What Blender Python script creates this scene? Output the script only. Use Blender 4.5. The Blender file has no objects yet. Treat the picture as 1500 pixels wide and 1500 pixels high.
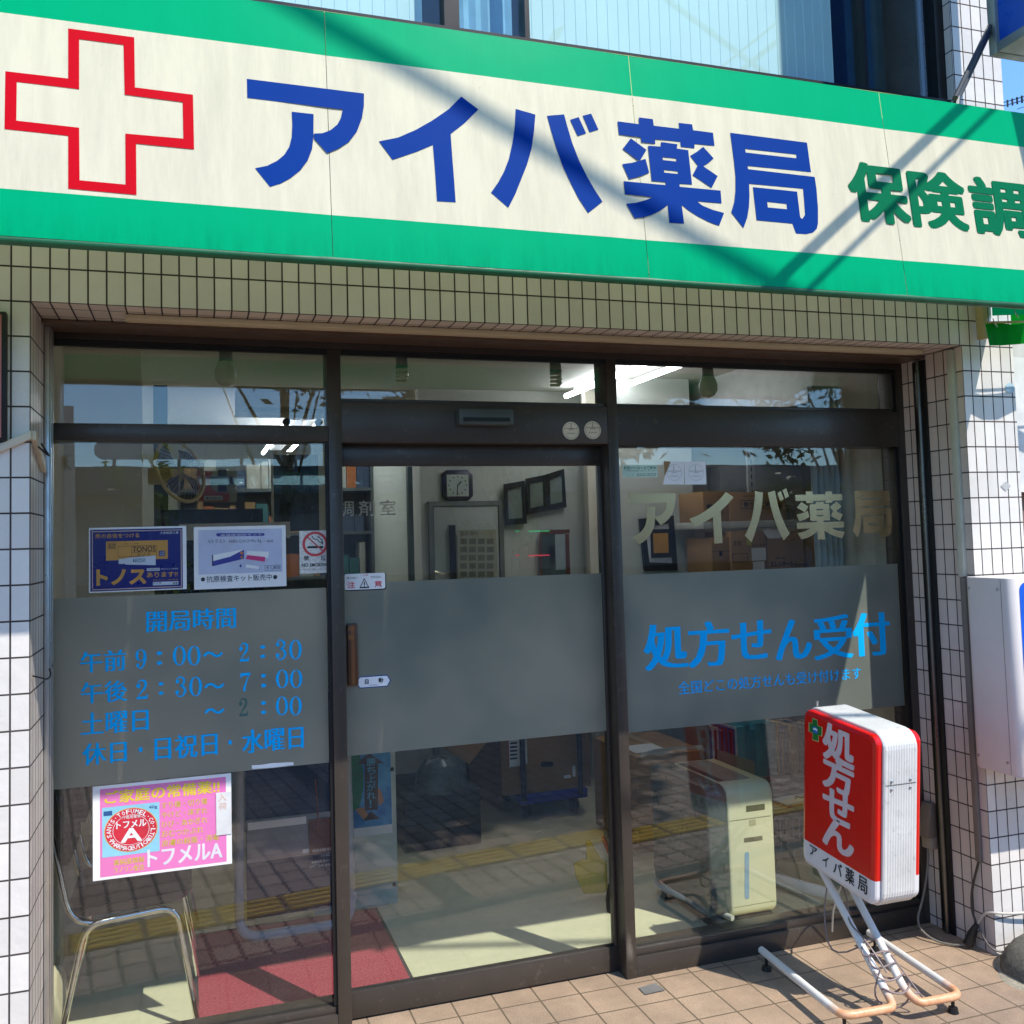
import bpy, bmesh, math, random
import numpy as np
from mathutils import Vector, Matrix, Euler
from mathutils.geometry import tessellate_polygon
random.seed(7)
SC = bpy.context.scene
COL = SC.collection

# ------------------------------------------------------------------ camera
F_PX, CX, CY = 1389.08, 734.97, 708.23
CR = np.array([[0.9501289, -0.3106221, -0.0277294], [-0.0080323, 0.0645127, -0.9978846], [0.3117539, 0.9483417, 0.0588004]])
CC = np.array([0.427306, -2.936338, 1.624758])
cam = bpy.data.cameras.new('camera')
cam.sensor_width = 36; cam.lens = F_PX / 1500 * 36
cam.shift_x = (750 - CX) / 1500; cam.shift_y = -(750 - CY) / 1500
cam.clip_start = 0.05; cam.clip_end = 600
co = bpy.data.objects.new('camera', cam); COL.objects.link(co)
m = Matrix([[CR[0][i], -CR[1][i], -CR[2][i]] for i in range(3)]).to_4x4()
m.translation = Vector(CC)
co.matrix_world = m
SC.camera = co

def ray(px, py): return CR.T @ np.array([(px - CX) / F_PX, (py - CY) / F_PX, 1.0])
def aty(px, py, y):
    d = ray(px, py); return CC + d * ((y - CC[1]) / d[1])
def atx(px, py, x):
    d = ray(px, py); return CC + d * ((x - CC[0]) / d[0])
def atz(px, py, z):
    d = ray(px, py); return CC + d * ((z - CC[2]) / d[2])

# ------------------------------------------------------------------ light
SUN = Vector((0.58, -1.0, 1.52)).normalized()
world = bpy.data.worlds.new('World'); SC.world = world; world.use_nodes = True
nt = world.node_tree; bg = nt.nodes['Background']
sky = nt.nodes.new('ShaderNodeTexSky'); sky.sky_type = 'NISHITA'; sky.sun_disc = False
sky.sun_elevation = math.asin(SUN.z); sky.sun_rotation = math.atan2(SUN.x, SUN.y)
sky.air_density = 1.0; sky.dust_density = 0.3; sky.ozone_density = 2.5
tint = nt.nodes.new('ShaderNodeMix'); tint.data_type = 'RGBA'; tint.blend_type = 'MULTIPLY'; tint.inputs[0].default_value = 1.0
nt.links.new(sky.outputs[0], tint.inputs[6]); tint.inputs[7].default_value = (0.64, 0.89, 1.12, 1)
nt.links.new(tint.outputs[2], bg.inputs[0]); bg.inputs[1].default_value = 0.15
sl = bpy.data.lights.new('sun', 'SUN'); sl.energy = 2.9; sl.angle = math.radians(0.53); sl.color = (1.0, 0.95, 0.87)
so = bpy.data.objects.new('sun', sl); COL.objects.link(so)
so.rotation_euler = SUN.to_track_quat('Z', 'Y').to_euler(); so.location = (4, -8, 12)
SC.view_settings.view_transform = 'Standard'; SC.view_settings.look = 'None'
SC.view_settings.exposure = 0.99; SC.view_settings.gamma = 1.0
SC.render.engine = 'CYCLES'
SC.cycles.use_denoising = True
SC.cycles.max_bounces = 10; SC.cycles.transparent_max_bounces = 32; SC.cycles.diffuse_bounces = 5
SC.cycles.caustics_reflective = False; SC.cycles.caustics_refractive = False
SC.cycles.sample_clamp_indirect = 6

# ------------------------------------------------------------------ materials
def srgb(r, g, b):
    f = lambda c: (c / 255 / 12.92) if c / 255 <= 0.04045 else ((c / 255 + 0.055) / 1.055) ** 2.4
    return (f(r), f(g), f(b))
def nn(nt, t, **kw):
    n = nt.nodes.new(t)
    for k, v in kw.items(): setattr(n, k, v)
    return n
def newmat(name):
    mt = bpy.data.materials.new(name); mt.use_nodes = True
    return mt, mt.node_tree, mt.node_tree.nodes['Principled BSDF']
def mixcol(nt, fac, a, b, bt='MIX'):
    n = nn(nt, 'ShaderNodeMix', data_type='RGBA', blend_type=bt)
    for sock, v in ((n.inputs[0], fac), (n.inputs[6], a), (n.inputs[7], b)):
        if hasattr(v, 'links') or isinstance(v, bpy.types.NodeSocket): nt.links.new(v, sock)
        elif isinstance(v, (int, float)): sock.default_value = v
        else: sock.default_value = (*v, 1)
    return n.outputs[2]
def noise(nt, scale, detail=4, vec=None, rough=0.6):
    n = nn(nt, 'ShaderNodeTexNoise'); n.inputs['Scale'].default_value = scale
    n.inputs['Detail'].default_value = detail; n.inputs['Roughness'].default_value = rough
    if vec is None:
        tc = nn(nt, 'ShaderNodeNewGeometry'); vec = tc.outputs['Position']
    nt.links.new(vec, n.inputs['Vector'])
    return n.outputs[0]
def ramp(nt, val, lo, hi, a=0.0, b=1.0):
    n = nn(nt, 'ShaderNodeMapRange'); nt.links.new(val, n.inputs[0])
    n.inputs[1].default_value = lo; n.inputs[2].default_value = hi; n.inputs[3].default_value = a; n.inputs[4].default_value = b
    return n.outputs[0]
def math2(nt, op, a, b=None):
    n = nn(nt, 'ShaderNodeMath', operation=op)
    for i, v in enumerate((a, b)):
        if v is None: continue
        if isinstance(v, (int, float)): n.inputs[i].default_value = v
        else: nt.links.new(v, n.inputs[i])
    return n.outputs[0]
def bump(nt, b, h, strength=0.3, dist=0.002):
    n = nn(nt, 'ShaderNodeBump'); n.inputs['Strength'].default_value = strength; n.inputs['Distance'].default_value = dist
    nt.links.new(h, n.inputs['Height']); nt.links.new(n.outputs[0], b.inputs['Normal'])
MATS = {}
def pm(name, col, rough=0.5, metal=0.0, var=0.12, scale=9.0, bmp=0.0, bscale=60, spec=0.5, dirt=None, emit=0, trans=0.0):
    """principled with a little tonal wear"""
    if name in MATS: return MATS[name]
    mt, nt, b = newmat(name)
    c2 = tuple(max(0, c * (1 - var * 2)) for c in col)
    v = noise(nt, scale, 5)
    out = mixcol(nt, ramp(nt, v, 0.35, 0.75), col, c2)
    if dirt:
        dcol, dsc, lo, hi, amt = dirt
        d = noise(nt, dsc, 8, rough=0.75)
        out = mixcol(nt, ramp(nt, d, lo, hi, 0, amt), out, dcol)
    nt.links.new(out, b.inputs['Base Color'])
    r = ramp(nt, v, 0.3, 0.7, max(0, rough - 0.06), min(1, rough + 0.08)); nt.links.new(r, b.inputs['Roughness'])
    b.inputs['Metallic'].default_value = metal
    b.inputs['Specular IOR Level'].default_value = spec
    if bmp: bump(nt, b, noise(nt, bscale, 6), bmp, 0.003)
    if emit:
        b.inputs['Emission Color'].default_value = (*col, 1); b.inputs['Emission Strength'].default_value = emit
    MATS[name] = mt; return mt

def vec_axes(nt, ax, off=(0, 0), rot=0.0):
    g = nn(nt, 'ShaderNodeNewGeometry'); s = nn(nt, 'ShaderNodeSeparateXYZ'); nt.links.new(g.outputs['Position'], s.inputs[0])
    c = nn(nt, 'ShaderNodeCombineXYZ')
    for i, a in enumerate(ax):
        nt.links.new(math2(nt, 'ADD', s.outputs['XYZ'.index(a)], off[i]), c.inputs[i])
    if rot:
        mp = nn(nt, 'ShaderNodeVectorRotate', rotation_type='Z_AXIS'); nt.links.new(c.outputs[0], mp.inputs[0]); mp.inputs['Angle'].default_value = rot
        return mp.outputs[0]
    return c.outputs[0]
def brick(nt, vec, w, h, mortar, offset=0.0):
    n = nn(nt, 'ShaderNodeTexBrick'); n.offset = offset; n.squash = 1.0; n.offset_frequency = 2
    nt.links.new(vec, n.inputs['Vector']); n.inputs['Scale'].default_value = 1.0
    n.inputs['Brick Width'].default_value = w; n.inputs['Row Height'].default_value = h
    n.inputs['Mortar Size'].default_value = mortar; n.inputs['Mortar Smooth'].default_value = 0.15; n.inputs['Bias'].default_value = 0
    n.inputs['Color1'].default_value = (0, 0, 0, 1); n.inputs['Color2'].default_value = (1, 1, 1, 1); n.inputs['Mortar'].default_value = (.5, .5, .5, 1)
    return n.outputs['Color'], n.outputs['Fac']
def tilemat(name, ax, col, grout, w=0.05, h=0.1, mortar=0.0026, off=(0, -2.335), rough=0.28, stain=0.5):
    mt, nt, b = newmat(name)
    vec = vec_axes(nt, ax, off)
    bc, bf = brick(nt, vec, w, h, mortar)
    rnd = nn(nt, 'ShaderNodeRGBToBW'); nt.links.new(bc, rnd.inputs[0])
    c = mixcol(nt, math2(nt, 'MULTIPLY', rnd.outputs[0], 0.8), col, tuple(x * 0.80 for x in col))
    c = mixcol(nt, ramp(nt, noise(nt, 5, 6), 0.45, 0.8, 0, 0.45), c, tuple(x * 0.72 for x in col))
    n2 = noise(nt, 38, 8, rough=0.8)
    c = mixcol(nt, math2(nt, 'MULTIPLY', ramp(nt, n2, 0.62, 0.70, 0, stain), ramp(nt, noise(nt, 4, 3), 0.5, 0.62)), c, srgb(120, 108, 95))
    gc = mixcol(nt, ramp(nt, noise(nt, 14, 4), 0.3, 0.7), grout, tuple(x * 2.1 for x in grout))
    c = mixcol(nt, bf, c, gc)
    nt.links.new(c, b.inputs['Base Color'])
    nt.links.new(ramp(nt, bf, 0, 1, rough, 0.9), b.inputs['Roughness'])
    hgt = math2(nt, 'SUBTRACT', math2(nt, 'ADD', math2(nt, 'MULTIPLY', noise(nt, 22, 2), 0.5), math2(nt, 'MULTIPLY', rnd.outputs[0], 0.3)), math2(nt, 'MULTIPLY', bf, 1.4))
    bump(nt, b, hgt, 0.9, 0.005)
    MATS[name] = mt; return mt
TILE = srgb(226, 220, 212); GROUT = srgb(52, 46, 44)
T_XZ = tilemat('white_tile_front', 'XZ', TILE, GROUT)
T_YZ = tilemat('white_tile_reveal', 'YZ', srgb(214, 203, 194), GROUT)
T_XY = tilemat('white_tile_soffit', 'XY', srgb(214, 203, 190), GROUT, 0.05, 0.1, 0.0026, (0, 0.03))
BRONZE = pm('bronze_aluminium', srgb(76, 69, 63), 0.36, 0.35, 0.14, 3, spec=0.5, dirt=(srgb(150, 138, 122), 26, 0.58, 0.78, 0.45))
BLACKF = pm('dark_frame', srgb(34, 32, 31), 0.4, 0.4, 0.1)
SILVER = pm('aluminium', srgb(200, 200, 198), 0.32, 0.9, 0.08, 12)
CHROME = pm('chrome', srgb(225, 222, 216), 0.08, 1.0, 0.03)
WHITEP = pm('white_paint', srgb(236, 234, 230), 0.4, 0, 0.06, 6)
WALLW = pm('interior_paint', srgb(202, 206, 196), 0.8, 0, 0.06, 3, 0.15)
WALLB = pm('interior_beige', srgb(230, 222, 202), 0.8, 0, 0.06, 3, 0.1)
CEIL = pm('ceiling_board', srgb(215, 212, 200), 0.9, 0, 0.05, 30, 0.2, 200)
DARK = pm('dark_plastic', srgb(28, 28, 30), 0.4)
BLACK = pm('black', srgb(14, 14, 15), 0.5)
CARD = pm('cardboard', srgb(176, 134, 90), 0.85, 0, 0.10, 4, 0.1, 90)
CARD2 = pm('cardboard_dull', srgb(160, 122, 78), 0.85, 0, 0.10, 4, 0.1, 90)
PAPER = pm('white_paper', srgb(240, 240, 242), 0.45, 0, 0.03, 5)
NAVY = pm('navy_print', srgb(14, 22, 112), 0.3, 0, 0.05)
BLUEPR = pm('blue_vinyl', srgb(0, 178, 250), 0.7, 0, 0.04, 12, spec=0.15)
SIGNBLUE = None

def sheet(name, col, trans=0.45, rough=0.35, streak=0.5, dirtc=(150, 140, 120)):
    """coated sign sheet: lit from the front, glowing through behind"""
    mt, nt, b = newmat(name)
    g = nn(nt, 'ShaderNodeNewGeometry'); mp = nn(nt, 'ShaderNodeMapping'); nt.links.new(g.outputs['Position'], mp.inputs[0])
    mp.inputs['Scale'].default_value = (7, 7, 0.5)
    st = noise(nt, 2.6, 7, mp.outputs[0], 0.75)
    c = mixcol(nt, ramp(nt, st, 0.40, 0.72, 0, streak), col, tuple(x * 0.72 for x in col))
    sp = noise(nt, 55, 9, rough=0.85); big = noise(nt, 3.0, 3)
    k = math2(nt, 'MULTIPLY', ramp(nt, sp, 0.625, 0.68), ramp(nt, big, 0.48, 0.58))
    c = mixcol(nt, math2(nt, 'MULTIPLY', k, 0.75), c, srgb(*dirtc))
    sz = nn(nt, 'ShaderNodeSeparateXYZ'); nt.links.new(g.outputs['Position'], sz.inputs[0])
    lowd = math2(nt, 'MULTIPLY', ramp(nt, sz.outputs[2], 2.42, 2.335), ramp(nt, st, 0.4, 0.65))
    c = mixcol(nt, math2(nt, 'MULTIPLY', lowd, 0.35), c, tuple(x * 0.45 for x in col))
    nt.links.new(c, b.inputs['Base Color']); b.inputs['Roughness'].default_value = rough; b.inputs['Specular IOR Level'].default_value = 0.04
    t = nn(nt, 'ShaderNodeBsdfTranslucent'); nt.links.new(c, t.inputs[0])
    mx = nn(nt, 'ShaderNodeMixShader'); mx.inputs[0].default_value = trans
    nt.links.new(b.outputs[0], mx.inputs[1]); nt.links.new(t.outputs[0], mx.inputs[2])
    nt.links.new(mx.outputs[0], nt.nodes['Material Output'].inputs[0])
    bump(nt, b, noise(nt, 3.5, 2), 0.12, 0.02)
    MATS[name] = mt; return mt
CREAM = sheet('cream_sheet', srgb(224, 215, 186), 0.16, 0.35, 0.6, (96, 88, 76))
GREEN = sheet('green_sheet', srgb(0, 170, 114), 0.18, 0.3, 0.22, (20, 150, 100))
GREENROOF = sheet('green_roof', srgb(196, 212, 140), 0.6)
GREENEDGE = pm('green_edge', srgb(6, 92, 52), 0.5, 0, 0.15, 20)
AWNG = sheet('awning_green', srgb(10, 150, 40), 0.5, 0.4)

def glass(name, tint=(0.90, 0.94, 0.93), f0=0.045, dust=0.0):
    mt = bpy.data.materials.new(name); mt.use_nodes = True; nt = mt.node_tree; nt.nodes.remove(nt.nodes['Principled BSDF'])
    lw = nn(nt, 'ShaderNodeLayerWeight'); lw.inputs[0].default_value = 0.5
    p = math2(nt, 'POWER', lw.outputs['Facing'], 5.0)
    fac = math2(nt, 'ADD', math2(nt, 'MULTIPLY', p, 1 - f0), f0)
    tr = nn(nt, 'ShaderNodeBsdfTransparent'); tr.inputs[0].default_value = (*tint, 1)
    gl = nn(nt, 'ShaderNodeBsdfGlossy'); gl.inputs['Roughness'].default_value = 0.0
    mx = nn(nt, 'ShaderNodeMixShader'); nt.links.new(fac, mx.inputs[0]); nt.links.new(tr.outputs[0], mx.inputs[1]); nt.links.new(gl.outputs[0], mx.inputs[2])
    out = mx.outputs[0]
    if dust:
        bp = nn(nt, 'ShaderNodeBump'); bp.inputs['Strength'].default_value = 0.035; bp.inputs['Distance'].default_value = 0.01; nt.links.new(noise(nt, 3.0, 1), bp.inputs['Height']); nt.links.new(bp.outputs[0], gl.inputs['Normal'])
        df = nn(nt, 'ShaderNodeBsdfDiffuse'); df.inputs[0].default_value = (.8, .78, .72, 1)
        g = nn(nt, 'ShaderNodeNewGeometry'); mp = nn(nt, 'ShaderNodeMapping'); nt.links.new(g.outputs['Position'], mp.inputs[0]); mp.inputs['Scale'].default_value = (1, 1, 0.35); mp.inputs['Rotation'].default_value = (0, .5, 0)
        k = math2(nt, 'ADD', ramp(nt, noise(nt, 7, 8, mp.outputs[0], .75), 0.45, 0.75, 0.1 * dust, dust), ramp(nt, noise(nt, 160, 2), 0.72, 0.76, 0, 0.10))
        m2_ = nn(nt, 'ShaderNodeMixShader'); nt.links.new(k, m2_.inputs[0]); nt.links.new(out, m2_.inputs[1]); nt.links.new(df.outputs[0], m2_.inputs[2]); out = m2_.outputs[0]
    nt.links.new(out, nt.nodes['Material Output'].inputs[0])
    MATS[name] = mt; return mt
GLASS = glass('shop_glass', (0.945, 0.97, 0.955), 0.066, 0.007)
GLASS_UP = glass('upper_glass', (0.90, 0.965, 0.96), 0.05)
CLEAR = glass('clear_film', (0.97, 0.98, 0.98), 0.03)
def frosted():
    mt, nt, b = newmat('frosted_film')
    n = noise(nt, 900, 2); v = noise(nt, 1.6, 3)
    c = mixcol(nt, ramp(nt, v, 0.35, 0.65), srgb(172, 166, 146), srgb(124, 130, 120))
    nt.links.new(c, b.inputs['Base Color']); b.inputs['Roughness'].default_value = 0.30; b.inputs['Specular IOR Level'].default_value = 0.9
    t = nn(nt, 'ShaderNodeBsdfTranslucent'); t.inputs[0].default_value = (.55, .62, .60, 1)
    mx = nn(nt, 'ShaderNodeMixShader'); mx.inputs[0].default_value = 0.35
    nt.links.new(b.outputs[0], mx.inputs[1]); nt.links.new(t.outputs[0], mx.inputs[2])
    nt.links.new(mx.outputs[0], nt.nodes['Material Output'].inputs[0])
    bump(nt, b, n, 0.05, 0.001)
    return mt
FROST = frosted()
def emitter(name, col, s):
    mt = bpy.data.materials.new(name); mt.use_nodes = True; nt = mt.node_tree; nt.nodes.remove(nt.nodes['Principled BSDF'])
    e = nn(nt, 'ShaderNodeEmission'); e.inputs[0].default_value = (*col, 1); e.inputs[1].default_value = s
    nt.links.new(e.outputs[0], nt.nodes['Material Output'].inputs[0]); return mt
TUBE = emitter('lit_tube', (0.86, 0.88, 1.0), 9.0)

# ------------------------------------------------------------------ mesh builder
class B:
    def __init__(s, M=None): s.v = []; s.f = []; s.mi = []; s.sm = []; s.M = M; s.cur = 0
    def add(s, vs, fs, smooth=False):
        o = len(s.v)
        s.v += [Vector(v) for v in vs]
        for f in fs: s.f.append([i + o for i in f]); s.mi.append(s.cur); s.sm.append(smooth)
        return s
    def box(s, x0, x1, y0, y1, z0, z1):
        v = [(x, y, z) for z in (z0, z1) for y in (y0, y1) for x in (x0, x1)]
        return s.add(v, [(0, 2, 3, 1), (4, 5, 7, 6), (0, 1, 5, 4), (2, 6, 7, 3), (0, 4, 6, 2), (1, 3, 7, 5)])
    def quad(s, a, b, c, d): return s.add([a, b, c, d], [(0, 1, 2, 3)])
    def rect(s, x0, x1, z0, z1, y): return s.quad((x0, y, z0), (x1, y, z0), (x1, y, z1), (x0, y, z1))
    def tube(s, pts, r, n=10, cap=True, closed=False):
        pts = [Vector(p) for p in pts]; k = len(pts); vs = []; N = None
        for i, p in enumerate(pts):
            if closed: t = pts[(i + 1) % k] - pts[i - 1]
            else: t = pts[min(i + 1, k - 1)] - pts[max(i - 1, 0)]
            t.normalize()
            if N is None:
                N = t.orthogonal().normalized()
            else:
                N = (N - t * N.dot(t)); N = N.normalized() if N.length > 1e-6 else t.orthogonal().normalized()
            Bn = t.cross(N)
            rr = r[i] if isinstance(r, (list, tuple)) else r
            for j in range(n):
                a = 2 * math.pi * j / n; vs.append(p + (N * math.cos(a) + Bn * math.sin(a)) * rr)
        fs = []
        for i in range(k if closed else k - 1):
            i2 = (i + 1) % k
            for j in range(n): fs.append((i * n + j, i * n + (j + 1) % n, i2 * n + (j + 1) % n, i2 * n + j))
        if cap and not closed: fs += [tuple(range(n))[::-1], tuple(range((k - 1) * n, k * n))]
        return s.add(vs, fs, True)
    def lathe(s, prof, c=(0, 0, 0), n=20, axis='z'):
        vs = []; k = len(prof)
        for r, h in prof:
            for j in range(n):
                a = 2 * math.pi * j / n; p = (r * math.cos(a), r * math.sin(a), h)
                if axis == 'y': p = (p[0], p[2], p[1])
                if axis == 'x': p = (p[2], p[0], p[1])
                vs.append((p[0] + c[0], p[1] + c[1], p[2] + c[2]))
        fs = [(i * n + j, i * n + (j + 1) % n, (i + 1) * n + (j + 1) % n, (i + 1) * n + j) for i in range(k - 1) for j in range(n)]
        fs += [tuple(range(n))[::-1], tuple(range((k - 1) * n, k * n))]
        return s.add(vs, fs, True)
    def poly(s, loops, fn):
        """filled outline with holes; fn maps 2D to 3D"""
        tri = tessellate_polygon([[Vector((a, b, 0)) for a, b in lp] for lp in loops])
        flat = [p for lp in loops for p in lp]
        return s.add([fn(*p) for p in flat], tri)
    def prism(s, loop, fn0, fn1):
        n = len(loop); vs = [fn0(*p) for p in loop] + [fn1(*p) for p in loop]
        fs = [tuple(range(n)), tuple(range(2 * n - 1, n - 1, -1))] + [(i, i + n, (i + 1) % n + n, (i + 1) % n) for i in range(n)]
        return s.add(vs, fs)
    def build(s, name, mats, parent=None, bevel=0, seg=2, weld=False):
        me = bpy.data.meshes.new(name)
        vs = [s.M @ v for v in s.v] if s.M else s.v
        me.from_pydata([tuple(v) for v in vs], [], s.f)
        for mt in (mats if isinstance(mats, (list, tuple)) else [mats]): me.materials.append(mt)
        me.polygons.foreach_set('material_index', s.mi); me.polygons.foreach_set('use_smooth', s.sm)
        bm = bmesh.new(); bm.from_mesh(me)
        if weld: bmesh.ops.remove_doubles(bm, verts=bm.verts, dist=1e-5)
        if bevel:
            bmesh.ops.remove_doubles(bm, verts=bm.verts, dist=1e-6)
            es = [e for e in bm.edges if len(e.link_faces) == 2 and e.calc_face_angle(0) > 0.6]
            bmesh.ops.bevel(bm, geom=es, offset=bevel, segments=seg, profile=0.5, affect='EDGES', clamp_overlap=True)
        closed = all(len(e.link_faces) == 2 for e in bm.edges)
        if closed: bmesh.ops.recalc_face_normals(bm, faces=bm.faces)
        bm.to_mesh(me); bm.free(); me.update()
        if any(s.sm) or bevel:
            try: me.set_sharp_from_angle(angle=math.radians(40))
            except Exception: pass
            if bevel: me.polygons.foreach_set('use_smooth', [True] * len(me.polygons))
        o = bpy.data.objects.new(name, me); COL.objects.link(o)
        if parent is not None:
            o.parent = parent
            o.matrix_parent_inverse = Matrix.Translation(-root_of(parent))
            if parent.type == 'MESH': o.matrix_parent_inverse = Matrix.Identity(4)
        return o
def root_of(p):
    return Vector(p.location)
def thing(name, label, cat, loc=(0, 0, 0), group=None):
    o = bpy.data.objects.new(name, None); COL.objects.link(o); o.location = loc; o.empty_display_size = 0.1
    o['label'] = label; o['category'] = cat
    if group: o['group'] = group
    return o
def tag(o, label, cat, group=None):
    o['label'] = label; o['category'] = cat
    if group: o['group'] = group
    return o
def struct(o): o['kind'] = 'structure'; return o
def copy_tree(o, parent=None):
    c = o.copy(); COL.objects.link(c)
    if parent is not None: c.parent = parent
    for ch in list(o.children): copy_tree(ch, c)
    return c
def arc(cx, cy, r, a0, a1, n=8):
    return [(cx + r * math.cos(math.radians(a0 + (a1 - a0) * i / n)), cy + r * math.sin(math.radians(a0 + (a1 - a0) * i / n))) for i in range(n + 1)]
def rrect(x0, x1, y0, y1, r, n=5):
    return arc(x1 - r, y0 + r, r, -90, 0, n) + arc(x1 - r, y1 - r, r, 0, 90, n) + arc(x0 + r, y1 - r, r, 90, 180, n) + arc(x0 + r, y0 + r, r, 180, 270, n)
def smooth_path(pts, it=2):
    pts = [Vector(p) for p in pts]
    for _ in range(it):
        q = [pts[0]]
        for a, b in zip(pts, pts[1:]): q += [a.lerp(b, 0.25), a.lerp(b, 0.75)]
        q.append(pts[-1]); pts = q
    return pts

# ------------------------------------------------------------------ lettering
_fc = bpy.data.curves.new('lettering_source', 'FONT'); _fo = bpy.data.objects.new('lettering_source', _fc); COL.objects.link(_fo)
_cache = {}
def glyphs(body, off=0.0, res=3, spacing=1.0):
    k = (body, off, res, spacing)
    if k in _cache: return _cache[k]
    _fc.body = body; _fc.offset = off; _fc.resolution_u = res; _fc.fill_mode = 'FRONT'; _fc.space_character = spacing; _fc.size = 1
    dg = bpy.context.evaluated_depsgraph_get(); dg.update()
    me = bpy.data.meshes.new_from_object(_fo.evaluated_get(dg))
    v = np.array([x.co[:2] for x in me.vertices]); f = [tuple(p.vertices) for p in me.polygons]
    bpy.data.meshes.remove(me)
    lo, hi = v.min(0), v.max(0)
    v = (v - lo) / np.maximum(hi - lo, 1e-6)
    _cache[k] = (v, f); return v, f
class Plane:
    """lettering and print on a plane y = const seen from the street; pixel rectangles of a zoom of the photograph"""
    def __init__(s, y, ox=0, oy=0, sc=1.0): s.y = y; s.o = (ox, oy, sc)
    def p(s, a, b, dy=0.0):
        ox, oy, sc = s.o; return aty(ox + a / sc, oy + b / sc, s.y) + np.array([0, dy, 0])
    def rect(s, x0, y0, x1, y1):
        xm, ym = (x0 + x1) / 2, (y0 + y1) / 2
        return s.p(x0, ym)[0], s.p(x1, ym)[0], s.p(xm, y1)[2], s.p(xm, y0)[2]
    def text(s, b, body, x0, y0, x1, y1, off=0.0, dy=0.0, heavy=0.0, res=3, spacing=1.0):
        X0, X1, Z0, Z1 = s.rect(x0, y0, x1, y1)
        v, f = glyphs(body, off, res, spacing)
        for i, sh in enumerate([0] if not heavy else [-heavy, -heavy / 3, heavy / 3, heavy]):
            b.add([(X0 + (X1 - X0) * u + sh * (Z1 - Z0), s.y + dy - 0.00025 * i, Z0 + (Z1 - Z0) * w) for u, w in v], f)
    def fill(s, b, x0, y0, x1, y1, dy=0.0):
        X0, X1, Z0, Z1 = s.rect(x0, y0, x1, y1); b.rect(X0, X1, Z0, Z1, s.y + dy)
    def shape(s, b, loops, dy=0.0):
        b.poly([[(s.p(*q)[0], s.p(*q)[2]) for q in lp] for lp in loops], lambda x, z: (x, s.y + dy, z))
    def line(s, b, q0, q1, w, dy=0.0):
        a, c = s.p(*q0), s.p(*q1); d = np.array([c[0] - a[0], 0, c[2] - a[2]]); d /= np.linalg.norm(d); n = np.array([-d[2], 0, d[0]]) * w / 2
        b.quad(*[(q[0], s.y + dy, q[2]) for q in (a - n, c - n, c + n, a + n)])
    def ring(s, b, cx, cy, rx, ry, w, dy=0.0, n=36):
        c = s.p(cx, cy); R = s.p(cx + rx, cy)[0] - c[0]; H = c[2] - s.p(cx, cy + ry)[2]; k = 1 - w
        vs = []; 
        for i in range(n):
            a = 2 * math.pi * i / n
            vs += [(c[0] + R * math.cos(a), s.y + dy, c[2] + H * math.sin(a)), (c[0] + k * R * math.cos(a), s.y + dy, c[2] + k * H * math.sin(a))]
        b.add(vs, [(2 * i, (2 * i + 2) % (2 * n), (2 * i + 3) % (2 * n), 2 * i + 1) for i in range(n)])
    def disc(s, b, cx, cy, rx, ry, dy=0.0, n=36):
        c = s.p(cx, cy); R = s.p(cx + rx, cy)[0] - c[0]; H = c[2] - s.p(cx, cy + ry)[2]
        b.add([(c[0] + R * math.cos(2 * math.pi * i / n), s.y + dy, c[2] + H * math.sin(2 * math.pi * i / n)) for i in range(n)], [tuple(range(n))])

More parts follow.
